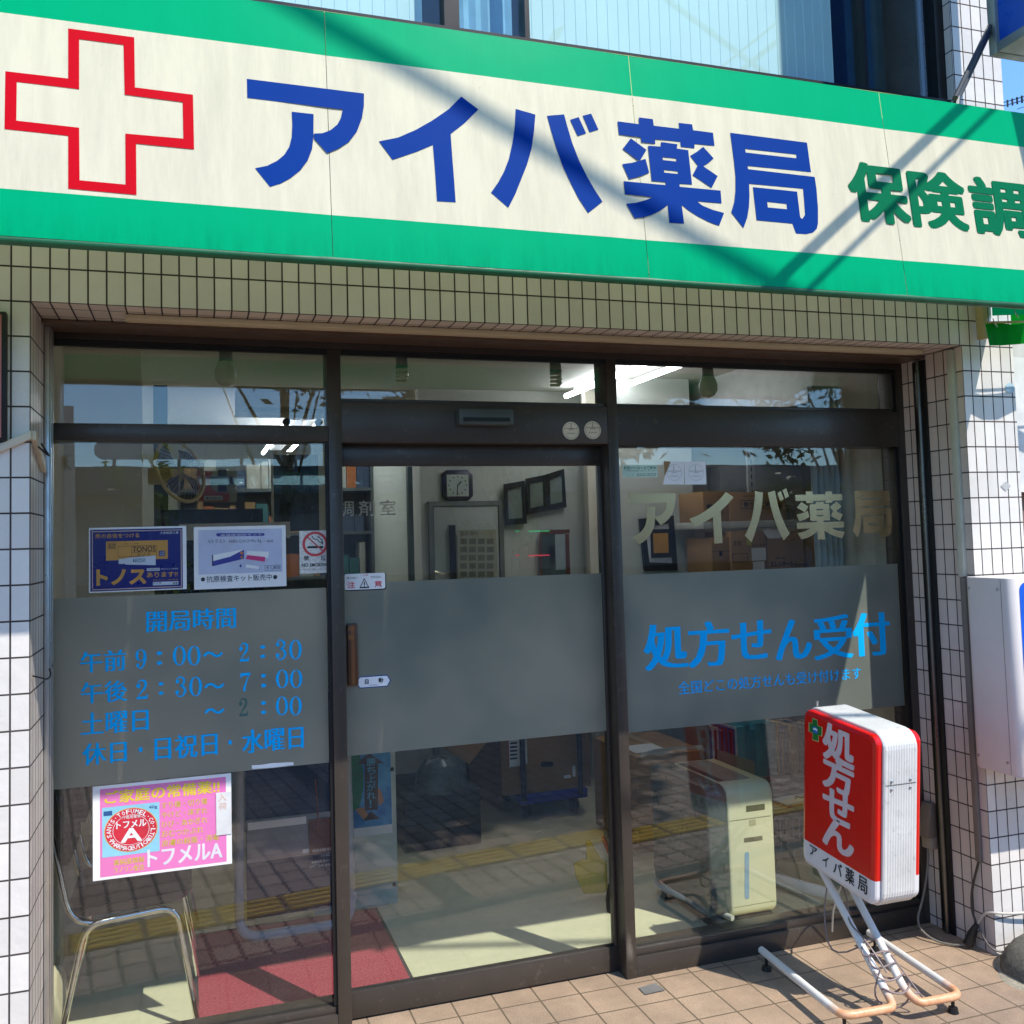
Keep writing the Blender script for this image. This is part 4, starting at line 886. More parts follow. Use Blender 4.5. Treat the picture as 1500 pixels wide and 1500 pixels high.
# navy poster
P1 = Plane(YG, 120, 750, 9.375)
po = thing('poster', 'navy and ochre poster in a clear sleeve on the left pane above the frosted band', 'poster', tuple(P1.p(770, 650)), 'posters taped to the left pane')
b = B(); P1.fill(b, 97, 205, 1436, 1085); b.build('paper', PAPER, po)
b = B(); P1.fill(b, 115, 232, 1384, 1070, -.0004); P1.fill(b, 1060, 532, 1138, 605, -.0016); b.build('navy_field', NAVY, po)
b = B()
for q in ((138, 252, 1370, 264), (138, 1040, 1370, 1052), (138, 252, 150, 1052), (1358, 252, 1370, 1052)): P1.fill(b, *q, -.0008)
b.build('border_line', pm('pale_pink_line', srgb(206, 180, 170), 0.5), po)
b = B(); P1.fill(b, 330, 395, 1180, 655, -.0008)
P1.text(b, '男の自信をつける', 180, 295, 790, 358, 0.012, -.0008); P1.text(b, 'トノス', 195, 778, 888, 1005, 0.05, -.0008); P1.text(b, 'あります!!', 892, 822, 1315, 895, 0.02, -.0008)
P1.text(b, '男性ホルモン配合軟膏', 975, 922, 1320, 940, 0, -.0008, res=1); b.build('ochre_print', OCHRE, po)
b = B(); P1.text(b, 'TONOS', 695, 470, 1012, 545, 0.014, -.0012); P1.text(b, 'トノス', 775, 562, 940, 600, 0.01, -.0012); P1.text(b, '男性ホルモン軟膏', 575, 428, 780, 446, 0, -.0012, res=1)
for q in ((495, 462, 1030, 467), (495, 608, 1030, 613), (495, 462, 499, 613), (1026, 462, 1030, 613), (680, 462, 684, 613), (684, 548, 1030, 552), (360, 428, 465, 431), (360, 506, 465, 509), (360, 428, 363, 509), (462, 428, 465, 509)): P1.fill(b, *q, -.0012)
P1.text(b, '第1類', 370, 440, 458, 468, 0.005, -.0012, res=1); P1.text(b, '医薬品', 370, 473, 458, 500, 0.005, -.0012, res=1); b.build('black_print', BLACK, po)
b = B(); P1.shape(b, [[(505, 650), (590, 640), (600, 632), (1013, 598), (1013, 730), (605, 722), (590, 712), (505, 712)]], -.0016)
P1.text(b, '大東製薬工業', 1072, 268, 1328, 302, 0.008, -.0012); P1.fill(b, 892, 770, 1068, 808, -.0012); P1.fill(b, 975, 955, 1325, 1002, -.0012); P1.text(b, '男性ホルモン軟膏剤', 1085, 770, 1320, 790, 0, -.0012, res=1)
P1.text(b, '大東', 1070, 540, 1130, 566, 0, -.0020, res=1); P1.text(b, '製薬', 1070, 572, 1130, 598, 0, -.0020, res=1); b.build('white_print', pm('pale_print', srgb(206, 214, 226), 0.4), po)
b = B(); P1.text(b, 'トノス', 985, 962, 1088, 994, 0.012, -.0016); P1.text(b, '第1類医薬品', 905, 778, 1058, 800, 0, -.0016, res=1); P1.text(b, '検索', 1250, 962, 1315, 992, 0.006, -.0016); b.build('box_print', BLACK, po)
b = B(); P1.fill(b, 702, 640, 872, 685, -.0020); P1.text(b, 'トノス', 750, 690, 820, 704, 0, -.002, res=1); b.build('teal_print', pm('teal_print', srgb(30, 110, 150), 0.4), po)
b = B(); P1.text(b, 'TONOS', 712, 646, 864, 680, 0.01, -.0024); b.build('tube_print', PAPER, po)
b = B(); P1.fill(b, 70, 188, 1465, 1120, -.0035); sl_ = b.build('clear_sleeve', CLEAR, po)
for q in ((1248, 130, 1415, 185), (560, 1085, 740, 1128), (1280, 1070, 1430, 1125)):
    b = B(); P1.fill(b, *q, -.0038); b.build('tape_tab', CLEAR, sl_)
# white test-kit poster
P2 = Plane(YG, 270, 750, 6.5217)
po = thing('poster', 'white test kit poster with a price box, beside the navy poster on the left pane', 'poster', tuple(P2.p(540, 420)), 'posters taped to the left pane')
b = B(); P2.fill(b, 92, 135, 972, 725); b.build('paper', PAPER, po)
b = B(); P2.fill(b, 135, 165, 935, 585, -.0004); b.build('lilac_field', pm('lilac_print', srgb(204, 210, 236), 0.45), po)
b = B(); P2.shape(b, [[(305, 208), (318, 202), (760, 202), (768, 214), (760, 227), (318, 234), (305, 222)]], -.0008); P2.shape(b, [[(272, 470), (570, 392), (570, 446), (272, 518)]], -.0012); P2.shape(b, [[(450, 420), (570, 358), (570, 400), (420, 452)]], -.0016); P2.shape(b, [[(537, 492), (549, 520), (537, 530), (526, 520)]], -.0016); b.build('indigo_print', pm('indigo_print', srgb(62, 66, 160), 0.45), po)
b = B(); P2.text(b, 'Vトラスト', 228, 262, 395, 300, 0.004, -.0008); P2.text(b, 'SARS-CoV-2+Flu Ag', 425, 262, 735, 300, 0, -.0008); P2.text(b, '一般用', 755, 266, 848, 290, 0, -.0008)
P2.text(b, '●', 158, 625, 198, 664, 0, -.0008); P2.text(b, '抗原検査キット販売中', 212, 600, 836, 662, 0.004, -.0008); P2.text(b, '●', 848, 602, 888, 642, 0, -.0008); P2.text(b, '￥1,800', 782, 514, 910, 550, 0.004, -.0008)
for q in ((768, 508, 917, 511), (768, 555, 917, 558), (768, 508, 771, 558), (914, 508, 917, 558)): P2.fill(b, *q, -.0008)
P2.shape(b, [[(265, 408), (275, 414), (275, 518), (265, 512)]], -.002); b.build('dark_print', pm('dark_print', srgb(40, 44, 60), 0.45), po)
b = B(); P2.shape(b, [[(268, 412), (570, 355), (570, 395), (272, 474)]], -.0009); P2.shape(b, [[(600, 372), (808, 380), (800, 440), (590, 430)]], -.0009); P2.shape(b, [[(590, 500), (715, 520), (708, 545), (590, 530)]], -.0009); P2.text(b, '高感度測定キット', 345, 210, 740, 226, 0, -.0012, res=1); b.build('white_print', PAPER, po)
b = B(); P2.shape(b, [[(600, 410), (775, 430), (768, 475), (585, 450)]], -.0012); b.build('magenta_print', pm('magenta_print', srgb(222, 60, 130), 0.45), po)
b = B(); P2.disc(b, 548, 392, 15, 14, -.002); P2.disc(b, 548, 432, 13, 12, -.002); b.build('orange_print', pm('orange_print', srgb(220, 130, 70), 0.45), po)
b = B(); P2.fill(b, 95, 105, 1008, 735, -.0035); sl_ = b.build('clear_sleeve', CLEAR, po)
for q in ((118, 82, 200, 118), (845, 75, 905, 115)):
    b = B(); P2.fill(b, *q, -.0038); b.build('tape_tab', CLEAR, sl_)
# no smoking
b = B(); P2.fill(b, 1100, 178, 1394, 585)
o = thing('no_smoking_sign', 'white no smoking sticker with a red ring at the right edge of the left pane', 'sticker', tuple(P2.p(1247, 380)))
b.build('paper', pm('speckled_paper', srgb(226, 226, 222), 0.5, 0, 0.2, 120), o)
b = B(); P2.ring(b, 1249, 305, 120, 119, 0.2, -.0016); P2.line(b, (1172, 236), (1326, 374), 0.0042, -.0016); b.build('red_ring', pm('ring_red', srgb(206, 74, 78), 0.4), o)
b = B(); P2.fill(b, 1175, 326, 1275, 346, -.0008); P2.fill(b, 1285, 326, 1326, 346, -.0008)
for pth in (((1222, 228), (1228, 248), (1250, 262), (1272, 262), (1285, 285), (1308, 288), (1318, 308)), ((1265, 240), (1285, 238), (1300, 258), (1316, 268), (1322, 300))):
    for a, c in zip(pth, pth[1:]): P2.line(b, a, c, 0.0028, -.0008)
P2.text(b, '禁', 1140, 418, 1192, 465, 0.012, -.0008); P2.text(b, '煙', 1303, 415, 1352, 463, 0.012, -.0008); P2.text(b, 'NO SMOKING', 1122, 488, 1376, 522, 0.02, -.0008)
P2.text(b, 'ご協力をお願いいたします', 1115, 540, 1382, 553, 0, -.0008, res=1); b.build('black_print', BLACK, o)
# pink ointment poster
P3 = Plane(YG - .001, 120, 1120, 6.5217)
po = thing('poster', 'pink ointment poster with a blue box print, low on the left pane', 'poster', tuple(P3.p(760, 600)), 'posters taped to the left pane')
def P3c(b, q, dy): sheetpoly(P3, b, q, dy)
def rect3(Pn, b, x0, y0, x1, y1, dy): Pn.fill(b, x0, y0, x1, y1, dy)
# the sheet hangs level: rectangle from its corner pixels
C0, C1 = P3.p(105, 1115), P3.p(1425, 92); CT = P3.p(105, 200)
sx0, sx1, sz0, sz1 = C0[0], C1[0], C0[2], (C1[2] + CT[2]) / 2
b = B(); b.rect(sx0, sx1, sz0, sz1, P3.y); b.build('paper', pm('bright_paper', srgb(246, 246, 246), 0.45, 0, 0.02), po)
wx, wz = sx1 - sx0, sz1 - sz0
PKM = pm('pink_print', srgb(238, 128, 192), 0.45, 0, 0.04, 4)
def fr(u0, v0, u1, v1): return sx0 + wx * u0, sx0 + wx * u1, sz0 + wz * v0, sz0 + wz * v1
def pfill(b, u0, v0, u1, v1, dy): X0, X1, Z0, Z1 = fr(u0, v0, u1, v1); b.rect(X0, X1, Z0, Z1, P3.y + dy)
def ptext(b, body, u0, v0, u1, v1, off=0, dy=-.0008, res=3):
    X0, X1, Z0, Z1 = fr(u0, v0, u1, v1); v, f = glyphs(body, 0.0, res); k = off * (Z1 - Z0)
    for i_, (du, dv) in enumerate(((0, 0),) if off < .008 else ((-k, -k * .6), (k, k * .6), (-k, k * .6), (k, -k * .6))): b.add([(X0 + (X1 - X0) * p + du, P3.y + dy - i_ * .00008, Z0 + (Z1 - Z0) * q + dv) for p, q in v], f)
b = B(); pfill(b, 0.05, 0.03, 0.96, 0.965, -.0004); b.build('pink_field', PKM, po)
b = B(); ptext(b, 'ご家庭の常備薬!!', 0.085, 0.80, 0.91, 0.94, 0.03); b.build('yellow_print', YELLOWT, po)
b = B()
for k, (t, u1) in enumerate((('すり傷・切り傷', 0.82), ('やけど・床ずれ', 0.82), ('ひび・あかぎれ', 0.82), ('おむつかぶれ', 0.79), ('皮膚の殺菌・消毒', 0.905))): ptext(b, t, 0.485, 0.685 - k * 0.102, u1, 0.755 - k * 0.102, 0.012)
ptext(b, '高純度精製', 0.145, 0.135, 0.36, 0.20, 0.012); ptext(b, 'ラノリン配合', 0.145, 0.055, 0.36, 0.12, 0.012); b.build('gold_print', pm('gold_print', srgb(226, 196, 70), 0.45), po)
b = B(); ptext(b, 'トフメルA', 0.385, 0.08, 0.925, 0.26, 0.03); b.build('white_print', pm('poster_white', srgb(240, 236, 246), 0.4), po)
b = B(); pfill(b, 0.065, 0.235, 0.47, 0.765, -.0008); b.build('blue_box_print', pm('pale_cyan_print', srgb(150, 214, 236), 0.45), po)
def pdisc(b, cu, cv, ru, rv, dy, r_in=None, n=44):
    X, Z = sx0 + wx * cu, sz0 + wz * cv
    if r_in is None: b.add([(X + wx * ru * math.cos(2 * math.pi * i / n), P3.y + dy, Z + wz * rv * math.sin(2 * math.pi * i / n)) for i in range(n)], [tuple(range(n))])
    else:
        vs = []
        for i in range(n):
            a = 2 * math.pi * i / n; vs += [(X + wx * ru * math.cos(a), P3.y + dy, Z + wz * rv * math.sin(a)), (X + wx * ru * r_in * math.cos(a), P3.y + dy, Z + wz * rv * r_in * math.sin(a))]
        b.add(vs, [(2 * i, (2 * i + 2) % (2 * n), (2 * i + 3) % (2 * n), 2 * i + 1) for i in range(n)])
b = B(); pdisc(b, 0.268, 0.50, 0.190, 0.236, -.0012); b.build('gold_rim', pm('rim_gold', srgb(226, 190, 130), 0.4), po)
b = B(); pdisc(b, 0.268, 0.50, 0.183, 0.228, -.0016); b.build('red_seal', pm('seal_red', srgb(222, 44, 64), 0.4), po)
b = B(); pdisc(b, 0.268, 0.50, 0.130, 0.162, -.002, 0.975)
ptext(b, 'トフメル', 0.165, 0.525, 0.375, 0.60, 0.03, -.002); ptext(b, 'A', 0.20, 0.375, 0.34, 0.515, 0.05, -.002); ptext(b, '外傷用軟膏', 0.205, 0.62, 0.335, 0.655, 0.0, -.002, 1)
def ringtext(txt, a0, a1, flip):
    v0 = 0.205
    for i, ch in enumerate(txt):
        if ch == ' ': continue
        a = math.radians(a0 + (a1 - a0) * i / (len(txt) - 1)); rr = 0.86
        cx_, cz_ = sx0 + wx * (0.268 + 0.183 * rr * math.cos(a)), sz0 + wz * (0.50 + 0.228 * rr * math.sin(a))
        v, f = glyphs(ch, 0.02, 1); h = wz * 0.048; w = h * (0.75 if ch not in 'I・,.' else .3); h = h if ch not in '・,.' else h * .3
        th = a - math.pi / 2 if not flip else a + math.pi / 2
        b.add([(cx_ + (p - .5) * w * math.cos(th) - (q - .5) * h * math.sin(th), P3.y - .002, cz_ + (p - .5) * w * math.sin(th) + (q - .5) * h * math.cos(th)) for p, q in v], f)
ringtext('・SANYS・TOFUMEL・CO,LTD', 205, -32, False); ringtext('PHARMACEUTICAL', 212, 325, True)
b.build('seal_lettering', PAPER, po)
b = B(); ptext(b, '40g', 0.395, 0.695, 0.455, 0.735, 0.01, -.0012); pfill(b, 0.075, 0.675, 0.135, 0.725, -.0012); b.build('blue_print', pm('box_blue_print', srgb(30, 90, 150), 0.4), po)
b = B(); pfill(b, 0.885, 0.33, 1.0, 0.80, -.003); n_ = b.build('paper_slip', pm('slip_white', srgb(232, 230, 228), 0.5), po)
b = B(); ptext(b, '入', 0.90, 0.70, 0.965, 0.78, 0.0, -.0034); ptext(b, '荷', 0.905, 0.61, 0.965, 0.685, 0.0, -.0034); b.build('slip_lettering', pm('faded_orange', srgb(226, 180, 160), 0.5), n_)
b = B(); X0, X1, Z0, Z1 = fr(-.015, -.03, 1.02, 1.03); b.rect(X0, X1, Z0, Z1, P3.y - .004); sl_ = b.build('clear_sleeve', CLEAR, po)
for u, v in ((0.84, 1.0), (0.08, -.045), (0.86, -.05)):
    b = B(); X0, X1, Z0, Z1 = fr(u, v, u + .12, v + .05); b.rect(X0, X1, Z0, Z1, P3.y - .0045); b.build('tape_tab', CLEAR, sl_)
b = B(); t0 = Plane(YG, 250, 1100, 4.286); t0.shape(b, [[(508, 90), (560, 88), (640, 76), (770, 70), (772, 88), (640, 105), (512, 114)]]); tag(b.build('torn_paper', PAPER), 'torn strip of white tape at the lower edge of the left frosted band', 'tape')
# caution sticker and arrow sticker on the sliding door
o = thing('caution_sticker', 'white caution sticker with a warning triangle on the sliding door', 'sticker', tuple(aty(535, 850, .4155)))
DY = 0.4155
D = Plane(DY, 490, 830, 7.5)
dx0, dx1, dz0, dz1 = D.rect(112, 75, 556, 250)
def dmap(u0, v0, u1, v1): return dx0 + (dx1 - dx0) * u0, dx0 + (dx1 - dx0) * u1, dz0 + (dz1 - dz0) * v0, dz0 + (dz1 - dz0) * v1
def dtext(b, t, u0, v0, u1, v1, off=0, dy=-.0012, res=3):
    X0, X1, Z0, Z1 = dmap(u0, v0, u1, v1); v, f = glyphs(t, off, res); b.add([(X0 + (X1 - X0) * p, DY + dy, Z0 + (Z1 - Z0) * q) for p, q in v], f)
b = B(); b.poly([rrect(dx0, dx1 + .004, dz0 - .004, dz1, 0.007)], lambda x, z: (x, DY, z)); b.build('dark_backing', BLACK, o)
b = B(); b.poly([rrect(dx0, dx1, dz0, dz1, 0.006)], lambda x, z: (x, DY - .0006, z)); b.build('paper', PAPER, o)
b = B(); dtext(b, '注', 0.06, 0.10, 0.25, 0.52, 0.02); dtext(b, '意', 0.73, 0.10, 0.92, 0.52, 0.02); dtext(b, 'ご注意', 0.38, 0.84, 0.58, 0.94, 0, res=1); b.build('red_print', pm('caution_red', srgb(226, 92, 100), 0.4), o)
b = B(); dtext(b, '走らない', 0.05, 0.68, 0.31, 0.83, 0.012); dtext(b, 'さわらない', 0.64, 0.68, 0.91, 0.83, 0.012)
tri = lambda k, cu=0.48, cv=0.36: [(dx0 + (dx1 - dx0) * (cu + k * du), dz0 + (dz1 - dz0) * (cv + k * dv)) for du, dv in ((-.125, -.28), (.125, -.28), (0, .36))]
b.poly([tri(1.0), tri(0.72)], lambda x, z: (x, DY - .0012, z)); X0, X1, Z0, Z1 = dmap(.468, .26, .495, .48); b.rect(X0, X1, Z0, Z1, DY - .0012); X0, X1, Z0, Z1 = dmap(.468, .17, .495, .22); b.rect(X0, X1, Z0, Z1, DY - .0012)
b.build('black_print', BLACK, o)
o = thing('door_sticker', 'white hexagonal sticker with a blue border on the frosted band of the sliding door', 'sticker', tuple(aty(547, 997, .4155)))
hx0, hx1, hz0, hz1 = D.rect(235, 1198, 620, 1328); hm = (hz0 + hz1) / 2; hk = 0.013
hexa = lambda k: [(hx0 + k * 1.2, hm), (hx0 + hk + k * .4, hz0 + k), (hx1 - hk - k * .4, hz0 + k), (hx1 - k * 1.2, hm), (hx1 - hk - k * .4, hz1 - k), (hx0 + hk + k * .4, hz1 - k)]
b = B(); b.poly([hexa(0)], lambda x, z: (x, DY, z)); b.build('blue_border', pm('border_blue', srgb(10, 76, 150), 0.4), o)
b = B(); b.poly([hexa(0.0032)], lambda x, z: (x, DY - .0006, z)); b.build('paper', PAPER, o)
b = B()
for t, a, c, h0, h1, of in (('自', .25, .36, .32, .78, .02), ('動', .64, .78, .32, .78, .02), ('AUTOMATIC', .38, .62, .16, .25, 0)):
    v, f = glyphs(t, of, 2); b.add([(hx0 + (hx1 - hx0) * (a + (c - a) * p), DY - .0012, hz0 + (hz1 - hz0) * (h0 + (h1 - h0) * q)) for p, q in v], f)
b.build('black_print', BLACK, o)
# inspection stickers
S6 = Plane(0.3365, 800, 600, 6.0)
for k, (cx_, cy_, lab) in enumerate(((218, 186, 'left of two round cream stickers on the door header'), (408, 180, 'right of two round cream stickers on the door header, next to the post'))):
    o = thing('round_sticker', lab, 'sticker', tuple(S6.p(cx_, cy_)), 'round inspection stickers on the door header')
    b = B(); S6.disc(b, cx_, cy_, 73, 79, -.0006); b.build('paper', pm('cream_sticker', srgb(226, 216, 190), 0.5), o)
    b = B(); S6.ring(b, cx_, cy_, 64, 68, 0.03, -.0012); S6.fill(b, cx_ - 62, cy_ - 22, cx_ + 62, cy_ - 19, -.0012); S6.fill(b, cx_ - 2, cy_ - 66, cx_ + 2, cy_ - 20, -.0012); S6.text(b, '点検済証', cx_ - 24, cy_ - 18, cx_ + 24, cy_ - 6, 0, -.0012, res=1); S6.text(b, '有資格者', cx_ - 36, cy_ + 18, cx_ + 36, cy_ + 28, 0, -.0012, res=1); b.build('print', DARK, o)
S7 = Plane(YG, 800, 600, 6.0)
for k, (x0, x1, lab) in enumerate(((1028, 1212, 'square white sticker with a torn brown corner at the top of the right pane'), (1218, 1405, 'square white sticker with all corners intact at the top of the right pane'))):
    o = thing('square_sticker', lab, 'sticker', tuple(S7.p((x0 + x1) / 2, 558)), 'square inspection stickers on the right pane')
    b = B(); xm = (x0 + x1) / 2
    if k == 0: S7.shape(b, [[(x0, 658), (x1, 658), (x1, 456), (x0 + 70, 456), (x0 + 10, 600)]])
    else: S7.fill(b, x0, 456, x1, 658)
    b.build('paper', PAPER, o)
    if k == 0: b = B(); S7.shape(b, [[(x0 + 8, 452), (x0 + 66, 456), (x0 + 12, 585)]]); b.build('torn_corner', pm('torn_brown', srgb(150, 120, 74), 0.6), o)
    b = B(); S7.ring(b, xm + 6, 552, 64, 72, 0.02, -.0006); S7.fill(b, xm - 56, 539, xm + 66, 542, -.0006); S7.fill(b, xm - 1, 490, xm + 2, 540, -.0006); S7.text(b, '点検済', xm - 22, 550, xm + 30, 558, 0, -.0006, res=1); S7.text(b, '有資格者点検', xm - 30, 580, xm + 40, 588, 0, -.0006, res=1); b.build('print', pm('print_grey', srgb(70, 72, 82), 0.5), o)
o = thing('strip_sticker', 'pale green strip sticker with green writing at the top left of the right pane', 'sticker', tuple(S7.p(824, 540)))
b = B(); S7.fill(b, 671, 486, 978, 595); b.build('paper', pm('mint_paper', srgb(206, 232, 216), 0.5), o)
b = B(); S7.text(b, '防犯パトロール実施中', 684, 498, 966, 528, 0.02, -.0006); S7.ring(b, 742, 574, 24, 12, 0.1, -.0006); b.build('green_print', pm('green_print', srgb(30, 120, 90), 0.5), o)
b = B(); S7.text(b, '地域安全活動に協力しています', 700, 533, 962, 543, 0, -.0006, res=1); S7.text(b, '商店会 警察署', 795, 560, 968, 570, 0, -.0006, res=1); S7.text(b, '防犯協会連合会', 795, 575, 968, 585, 0, -.0006, res=1); b.build('dark_print', DARK, o)

# ================================================================== inside the shop
def boxat(b, x0, x1, y0, y1, z0, z1, rot=0, c=None):
    """box turned about the vertical through its centre"""
    if not rot: return b.box(x0, x1, y0, y1, z0, z1)
    cx_, cy_ = c or ((x0 + x1) / 2, (y0 + y1) / 2); k = len(b.v); b.box(x0, x1, y0, y1, z0, z1); C_, S_ = math.cos(rot), math.sin(rot)
    for i in range(k, len(b.v)):
        v = b.v[i]; dx, dy = v.x - cx_, v.y - cy_; b.v[i] = Vector((cx_ + dx * C_ - dy * S_, cy_ + dx * S_ + dy * C_, v.z))
    return b
# fluorescent battens (each lamp's light is its own lit tube)
def batten(x, y0, y1, z, label):
    t = thing('ceiling_light', label, 'ceiling light', (x, (y0 + y1) / 2, z), 'fluorescent battens on the ceiling')
    b = B(); b.box(x - .05, x + .05, y0, y1, z - .035, z); hs = b.build('housing', WHITEP, t, 0.004)
    for dx in (-0.105, 0.105):
        b = B(); b.box(x + dx - .03, x + dx + .03, y0 + .01, y0 + .05, z - .075, z - .01) if False else b.lathe([(0.026, 0), (0.026, 0.05), (0.018, 0.055)], (x + dx, y0 - .03, z - .06), 12, 'y'); b.build('lamp_holder', DARK, hs)
        b = B(); b.tube([(x + dx, y0, z - .06), (x + dx, y1, z - .06)], 0.0165, 10); b.build('lit_tube', TUBE, t)
        b = B(); b.box(x + dx * .5 - .035, x + dx * .5 + .035, y0 + .02, y0 + .05, z - .04, z - .02); b.build('arm', WHITEP, hs)
batten(2.90, 1.55, 2.85, 2.62, 'lit twin fluorescent batten on the ceiling above the right pane')
batten(1.14, 3.45, 5.6, 2.50, 'lit twin fluorescent batten deep in the shop, seen through the left panes')
# bulbs hanging just inside the transom
GLB = pm('bulb_glass', srgb(216, 208, 190), 0.25, 0, 0.03); SOCK = pm('socket_grey', srgb(120, 128, 120), 0.5)
def lamp(x, y, spiral, label):
    t = thing('hanging_bulb', label, 'light bulb', (x, y, 2.62), 'unlit bulbs behind the transom panes')
    s = 0.62; z0 = 2.62
    b = B(); b.lathe([(0.05 * s, 0), (0.05 * s, -.015), (0.018, -.02), (0.018, -.165)], (x, y, z0), 14); b.lathe([(0.030 * s, -.16), (0.034 * s, -.17), (0.036 * s, -.20), (0.042 * s, -.28), (0.028, -.285)], (x, y, z0), 14); b.build('socket', SOCK, t)
    b = B()
    if spiral: b.tube([(x + .021 * math.cos(a), y + .021 * math.sin(a), z0 - .285 - .0026 * a) for a in [i * .42 for i in range(58)]], 0.0062, 6)
    else: b.lathe([(0.024, -.28), (0.034, -.300), (0.042, -.325), (0.040, -.352), (0.026, -.372), (0.006, -.380)], (x, y, z0), 18)
    b.build('bulb', GLB, t)
for px, py, sp_, lab in ((331, 545, False, 'unlit round bulb behind the left transom pane'), (589, 545, True, 'unlit spiral bulb at the left of the middle transom pane'), (814, 545, True, 'unlit spiral bulb at the right of the middle transom pane'), (1037, 555, False, 'unlit round bulb behind the right transom pane')):
    P = aty(px, py, 0.82); lamp(P[0], 0.82, sp_, lab)
# air conditioner
t = thing('air_conditioner', 'long beige wall air conditioner high behind the left transom pane', 'air conditioner', (1.0, 2.4, 2.4))
b = B(); b.prism([(2.18, 2.36), (2.42, 2.33), (2.42, 2.47), (2.20, 2.47), (2.17, 2.43)], lambda y, z: (0.66, y, z), lambda y, z: (1.62, y, z)); ac = b.build('case', pm('beige_case', srgb(214, 204, 176), 0.5), t, 0.006)
b = B(); b.box(0.70, 1.58, 2.20, 2.30, 2.345, 2.352); b.build('louvre', pm('louvre_beige', srgb(176, 166, 140), 0.5), ac)
# clock
t = thing('wall_clock', 'dark square wall clock on the back wall above a door', 'clock', tuple(aty(671, 712, 3.03)))
K = Plane(3.02, 490, 640, 6.5217)
b = B(); x0, x1, z0, z1 = K.rect(1032, 315, 1325, 608); c_ = 0.03
b.prism([(x0 + c_, z0), (x1 - c_, z0), (x1, z0 + c_), (x1, z1 - c_), (x1 - c_, z1), (x0 + c_, z1), (x0, z1 - c_), (x0, z0 + c_)], lambda x, z: (x, 3.025, z), lambda x, z: (x, 3.049, z)); b.build('case', pm('clock_case', srgb(44, 34, 50), 0.4), t, 0.004)
b = B(); K.fill(b, 1075, 360, 1283, 568, 0.0035); b.build('dial', pm('clock_dial', srgb(196, 206, 196), 0.5), t)
b = B()
for i in range(12):
    a = math.radians(i * 30); K.disc(b, 1178 + 84 * math.sin(a), 462 - 84 * math.cos(a), 7, 7, 0.002, 10)
b.build('hour_mark', DARK, t)
b = B(); K.line(b, (1176, 466), (1212, 425), 0.008, .001); K.line(b, (1177, 460), (1172, 555), 0.006, .001); b.build('hand', BLACK, t)
# back door with paper notice, dispensary glazing and writing
t = thing('back_door', 'plain grey green door in the back wall below the clock', 'door', (2.2, 3.03, 0))
x0, z1 = aty(635, 742, 3.03)[0], aty(680, 742, 3.03)[2]; x1 = aty(729, 742, 3.03)[0]
b = B(); b.box(x0, x1, 3.028, 3.049, 0.01, z1); b.build('leaf', pm('door_grey', srgb(170, 178, 168), 0.6, 0, 0.04), t, 0.003)
b = B(); b.box(x0 - .035, x0 - .004, 3.02, 3.049, 0.0, z1 + .035); b.box(x1 + .004, x1 + .035, 3.02, 3.049, 0, z1 + .035); b.box(x0 - .004, x1 + .004, 3.02, 3.049, z1 + .004, z1 + .035); b.build('frame', pm('door_frame_grey', srgb(120, 126, 120), 0.6), t)
b = B(); b.box(x0 + .10, x0 + .135, 3.0, 3.028, 0.6, z1 - .12); b.build('pull_bar', BLACK, t)
b = B(); P = aty(648, 838, 2.98); b.tube([P + np.array([-.05, 0, .01]), P + np.array([.0, 0, -.012]), P + np.array([.05, 0, -.012])], 0.007, 6); b.build('handle', CHROME, t)
K2 = Plane(3.0, 0, 0, 1)
o = thing('wall_notice', 'large pale paper notice hung on the back door below the clock', 'notice', tuple(aty(700, 810, 3.0)))
b = B(); K2.fill(b, 670, 776, 728, 865); b.build('paper', pm('dull_paper', srgb(168, 168, 146), 0.7, 0, .08, 8), o)
b = B()
for r in range(6): 
    for c in range(4): K2.fill(b, 674 + c * 13, 789 + r * 12, 684 + c * 13, 797 + r * 12, -.002)
K2.text(b, '薬局 案内', 674, 778, 700, 785, 0.01, -.002, res=1); b.build('print', pm('dull_print', srgb(120, 122, 104), 0.7), o)
t = thing('dispensary_screen', 'glass screen of the dispensary at the back with white writing on it', 'screen', (1.3, 3.1, 0))
xr = aty(598, 760, 3.05)[0]
b = B(); b.box(0.3, xr, 3.06, 3.068, 1.0, 2.3); gp = b.build('pane', GLASS, t)
b = B(); b.box(xr, xr + .03, 3.03, 3.09, 0, 2.6); b.box(0.22, 0.30, 3.03, 3.09, 0, 2.6); b.build('mullion', pm('mullion_green', srgb(70, 88, 80), 0.5), t)
K3 = Plane(3.055, 490, 640, 6.5217); b = B(); K3.text(b, '調剤室', 30, 605, 585, 755, 0.004, 0, 0, 3, 1.35); b.build('lettering', pm('screen_white', srgb(214, 220, 220), 0.5), gp)
t = thing('counter', 'white reception counter beneath the dispensary screen', 'counter', (1.1, 2.9, 0))
b = B(); b.box(0.3, 1.80, 2.75, 3.02, 0.006, 0.98); b.build('front', pm('counter_white', srgb(190, 192, 186), 0.5), t, 0.004); b = B(); b.box(0.26, 1.83, 2.68, 3.05, 0.98, 1.02); b.build('top', pm('counter_top', srgb(120, 100, 80), 0.4), t, 0.004)
